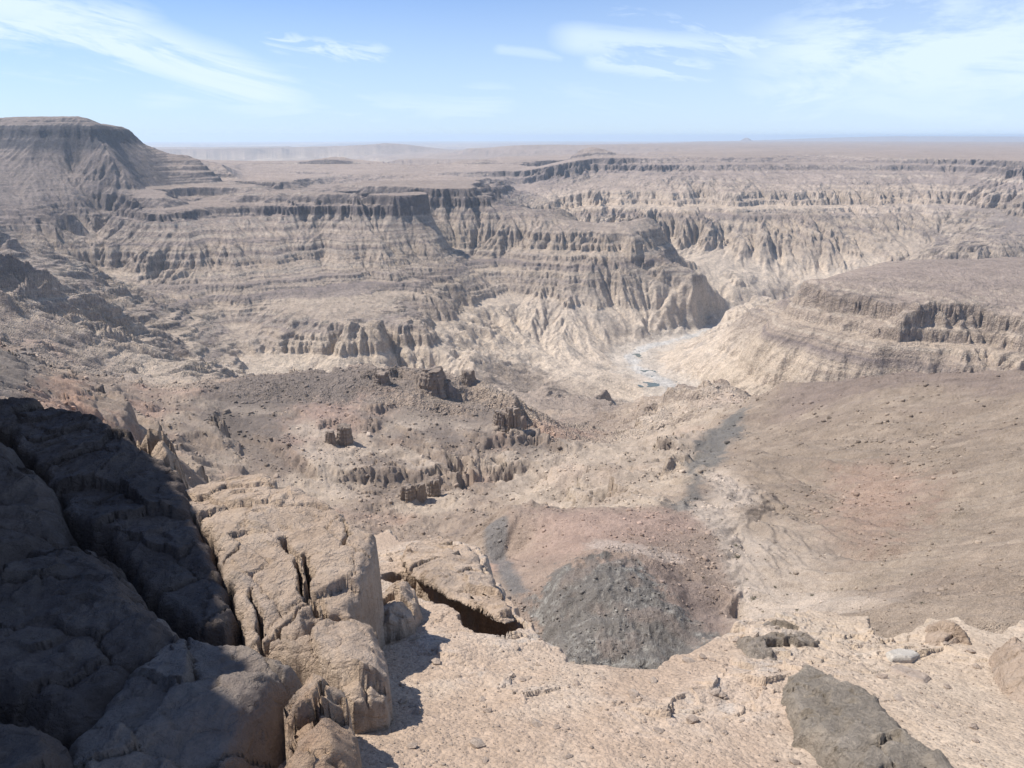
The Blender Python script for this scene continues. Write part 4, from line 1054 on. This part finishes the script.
for k_ in range(8):
    bv, bf = base_v[k_]
    sel = np.arange(k_, len(px_), 8)
    an = rs.uniform(0, 6.28, len(sel)); ca_, sa_ = np.cos(an), np.sin(an); s3 = size[sel]
    x_ = (bv[None, :, 0] * ca_[:, None] - bv[None, :, 1] * sa_[:, None]) * s3[:, None] + px_[sel][:, None]
    y_ = (bv[None, :, 0] * sa_[:, None] + bv[None, :, 1] * ca_[:, None]) * s3[:, None] + py_[sel][:, None]
    z_ = bv[None, :, 2] * s3[:, None] + pz_[sel][:, None] + s3[:, None] * .25
    vs_.append(np.stack([x_, y_, z_], -1).reshape(-1, 3))
    fs_.append((bf[None] + (np.arange(len(sel)) * len(bv))[:, None, None] + off).reshape(-1, 3)); off += len(sel) * len(bv)
vv = np.concatenate(vs_).astype(np.float32); ff = np.concatenate(fs_).astype(np.int32)
me = bpy.data.meshes.new('gravel'); me.vertices.add(len(vv)); me.vertices.foreach_set('co', vv.ravel())
me.loops.add(len(ff) * 3); me.loops.foreach_set('vertex_index', ff.ravel()); me.polygons.add(len(ff))
me.polygons.foreach_set('loop_start', np.arange(0, len(ff) * 3, 3, dtype=np.int32)); me.polygons.foreach_set('loop_total', np.full(len(ff), 3, np.int32)); me.update(calc_edges=True)
me.materials.append(m_stone)
go = bpy.data.objects.new('gravel', me); COL.objects.link(go); go['kind'] = 'stuff'
# stones big enough to count
for i in range(90):
    u = rnd.uniform(400, 1010); v = rnd.uniform(640, 762)
    x, y = on_plane(u, v); z_, d_, _ = ledge_z(np.array([x]), np.array([y]))
    if d_[0] < .03: continue
    o = bpy.data.objects.new('stone', SM[i % 8]); COL.objects.link(o)
    s_ = rnd.choice((.010, .013, .016, .022, .028)); o.scale = (s_ * rnd.uniform(.8, 1.3), s_, s_ * rnd.uniform(.6, 1)); o.rotation_euler = (rnd.uniform(-.2, .2), rnd.uniform(-.2, .2), rnd.uniform(0, 6.28))
    o.location = (x, y, float(z_[0]) + s_ * .2)
    o['label'] = 'small angular tan stone lying loose among the gravel of the ledge'; o['category'] = 'stone'; o['group'] = 'small loose stones on the ledge'
print('foreground', time.time() - T0)


# ------------------------------------------------------------------ sun, sky, haze, camera
sl_ = bpy.data.lights.new('sun', 'SUN'); sl_.energy = 5.0; sl_.angle = math.radians(.5); sl_.color = (1, .95, .88)
so = bpy.data.objects.new('sun', sl_); COL.objects.link(so)
so.rotation_euler = Vector(sd).to_track_quat('Z', 'Y').to_euler()
so.location = (-50, 20, 80)
w = bpy.data.worlds.new('World'); SC.world = w; w.use_nodes = True
nt = w.node_tree; nt.nodes.clear()
out = N(nt, 'ShaderNodeOutputWorld'); bg = N(nt, 'ShaderNodeBackground'); bg.inputs['Strength'].default_value = .085
sky = N(nt, 'ShaderNodeTexSky', sky_type='NISHITA'); sky.sun_disc = False
sky.sun_elevation = SUN_EL; sky.sun_rotation = SUN_AZ; sky.altitude = 800; sky.air_density = 1.0; sky.dust_density = .2; sky.ozone_density = 2.5
# thin cirrus: streaks laid across the sky by compass direction and height
gen = N(nt, 'ShaderNodeTexCoord').outputs['Generated']
sep = N(nt, 'ShaderNodeSeparateXYZ'); nt.links.new(gen, sep.inputs[0])
yy = mathn(nt, 'MAXIMUM', sep.outputs[1], .05)
pxn = mathn(nt, 'DIVIDE', sep.outputs[0], yy); pzn = mathn(nt, 'DIVIDE', sep.outputs[2], yy)
def along(x0, z0, ang):
    dx_ = mathn(nt, 'SUBTRACT', pxn, x0); dz_ = mathn(nt, 'SUBTRACT', pzn, z0); c_, s_ = math.cos(ang), math.sin(ang)
    return (mathn(nt, 'ADD', mathn(nt, 'MULTIPLY', dx_, c_), mathn(nt, 'MULTIPLY', dz_, s_)), mathn(nt, 'ADD', mathn(nt, 'MULTIPLY', dx_, -s_), mathn(nt, 'MULTIPLY', dz_, c_)))
def smooth01(x_, a_, b_, lo_=0., hi_=1.):
    m_ = N(nt, 'ShaderNodeMapRange'); m_.interpolation_type = 'SMOOTHSTEP'; nt.links.new(x_, m_.inputs[0])
    m_.inputs['From Min'].default_value = a_; m_.inputs['From Max'].default_value = b_; m_.inputs['To Min'].default_value = lo_; m_.inputs['To Max'].default_value = hi_
    return m_.outputs[0]
total = None
def streak(u0, v0, u1, v1, wpx, strength, seed, dens=(.36, .62), sx=5.0, sz=34.0):
    global total
    (x0, z0), (x1, z1) = ray(u0, v0), ray(u1, v1)
    an_ = math.atan2(z1 - z0, x1 - x0); L_ = math.hypot(x1 - x0, z1 - z0) / 2; wv_ = wpx / F
    U, V = along((x0 + x1) / 2, (z0 + z1) / 2, an_)
    cmb = N(nt, 'ShaderNodeCombineXYZ'); nt.links.new(mathn(nt, 'MULTIPLY', U, sx), cmb.inputs[0]); nt.links.new(mathn(nt, 'MULTIPLY', V, sz), cmb.inputs[1]); cmb.inputs[2].default_value = seed
    n_ = noise_node(nt, cmb.outputs[0], 1.0, 6, .68, .7)
    cm2 = N(nt, 'ShaderNodeCombineXYZ'); nt.links.new(mathn(nt, 'MULTIPLY', U, 4.0), cm2.inputs[0]); cm2.inputs[1].default_value = seed + 3
    bend = noise_node(nt, cm2.outputs[0], 1.0, 2, .5)
    Vb = mathn(nt, 'ABSOLUTE', mathn(nt, 'ADD', V, mathn(nt, 'MULTIPLY', mathn(nt, 'SUBTRACT', bend.outputs[0], .5), wv_ * 1.6)))
    f_ = mathn(nt, 'MULTIPLY', smooth01(Vb, wv_, wv_ * .1), smooth01(mathn(nt, 'ABSOLUTE', U), L_, L_ * .55))
    f_ = mathn(nt, 'MULTIPLY', f_, smooth01(n_.outputs[0], dens[0], dens[1], 0, strength))
    total = f_ if total is None else mathn(nt, 'MAXIMUM', total, f_)
streak(-220, -20, 380, 108, 46, 1.0, 1.3, (.26, .56), 4, 26)
streak(-220, -45, 210, 50, 40, .95, 4.1, (.28, .56), 4, 26)
streak(60, 88, 600, 118, 42, .7, 7.7, (.28, .6), 4, 24)
streak(240, 36, 410, 58, 17, .85, 9.2, (.34, .6), 12, 60)
streak(250, 60, 330, 74, 8, .5, 11.2)
streak(480, 50, 580, 62, 10, .6, 13.4, (.36, .55))
streak(560, 52, 740, 78, 24, .8, 15.9, (.34, .6), 10, 50)
streak(120, 60, 400, 100, 30, .6, 41.5, (.34, .6), 7, 36)
streak(-60, 60, 260, 96, 20, .5, 43.5, (.36, .6), 7, 36)
streak(620, 96, 980, 110, 36, .55, 45.5, (.32, .6), 7, 30)
streak(590, 10, 700, 30, 20, .6, 17.1, (.38, .6), 7, 30)
streak(650, 30, 860, 66, 26, .8, 19.5, (.36, .56), 6, 30)
streak(440, 90, 900, 120, 46, .55, 21.5, (.34, .6), 4, 20)
streak(640, 66, 1500, 20, 100, 1.0, 23.5, (.24, .56), 3, 12)
streak(520, 30, 800, 50, 26, .8, 31.5, (.34, .56), 6, 26)
streak(700, 100, 1500, 96, 50, .8, 25.5, (.22, .6), 3, 12)
veil = mathn(nt, 'ADD', smooth01(pzn, .26, .0, .0, .45), smooth01(pxn, -.1, .8, 0, .22))
total = mathn(nt, 'MAXIMUM', total, veil)
total = mathn(nt, 'ADD', total, mathn(nt, 'MULTIPLY', mathn(nt, 'SUBTRACT', 1.0, total), mathn(nt, 'MULTIPLY', veil, .5)))
mxs = N(nt, 'ShaderNodeMix', data_type='RGBA'); nt.links.new(mathn(nt, 'MINIMUM', total, .96), mxs.inputs['Factor'])
tint = N(nt, 'ShaderNodeMix', data_type='RGBA', blend_type='MULTIPLY'); tint.inputs['Factor'].default_value = 1; tint.inputs['B'].default_value = (.60, .84, 1.24, 1)
nt.links.new(sky.outputs[0], tint.inputs['A'])
nt.links.new(tint.outputs['Result'], mxs.inputs['A']); mxs.inputs['B'].default_value = (7.2, 8.6, 10.4, 1)
nt.links.new(mxs.outputs['Result'], bg.inputs[0]); nt.links.new(bg.outputs[0], out.inputs[0])

hz = bpy.data.materials.new('haze'); hz.use_nodes = True
nt = hz.node_tree; nt.nodes.clear()
out = N(nt, 'ShaderNodeOutputMaterial'); pv = N(nt, 'ShaderNodeVolumePrincipled')
pv.inputs['Color'].default_value = (.68, .85, 1, 1); pv.inputs['Density'].default_value = 3.8e-5; pv.inputs['Anisotropy'].default_value = .3
nt.links.new(pv.outputs[0], out.inputs['Volume'])
import bmesh
bm = bmesh.new(); bmesh.ops.create_cube(bm, size=1)
lo = (-110000, -60, Z.min() - 4); hi = (90000, 70200, max(Z.max(), 6) + 6)
for v_ in bm.verts: v_.co = [lo[i] if v_.co[i] < 0 else hi[i] for i in range(3)]
me = bpy.data.meshes.new('haze'); bm.to_mesh(me); me.materials.append(hz)
ho = bpy.data.objects.new('haze', me); COL.objects.link(ho); ho['kind'] = 'stuff'

cam = bpy.data.cameras.new('camera'); co = bpy.data.objects.new('camera', cam); COL.objects.link(co)
cam.sensor_width = 36; cam.lens = F / W * 36; cam.clip_start = .05; cam.clip_end = 200000
co.rotation_euler = (math.pi / 2 - PITCH, 0, 0)
SC.camera = co
vs = SC.view_settings; vs.view_transform = 'Standard'; vs.look = 'None'; vs.exposure = 0.40; vs.gamma = 1
SC.cycles.max_bounces = 5; SC.cycles.volume_bounces = 1; SC.cycles.use_denoising = True
print('done', time.time() - T0)
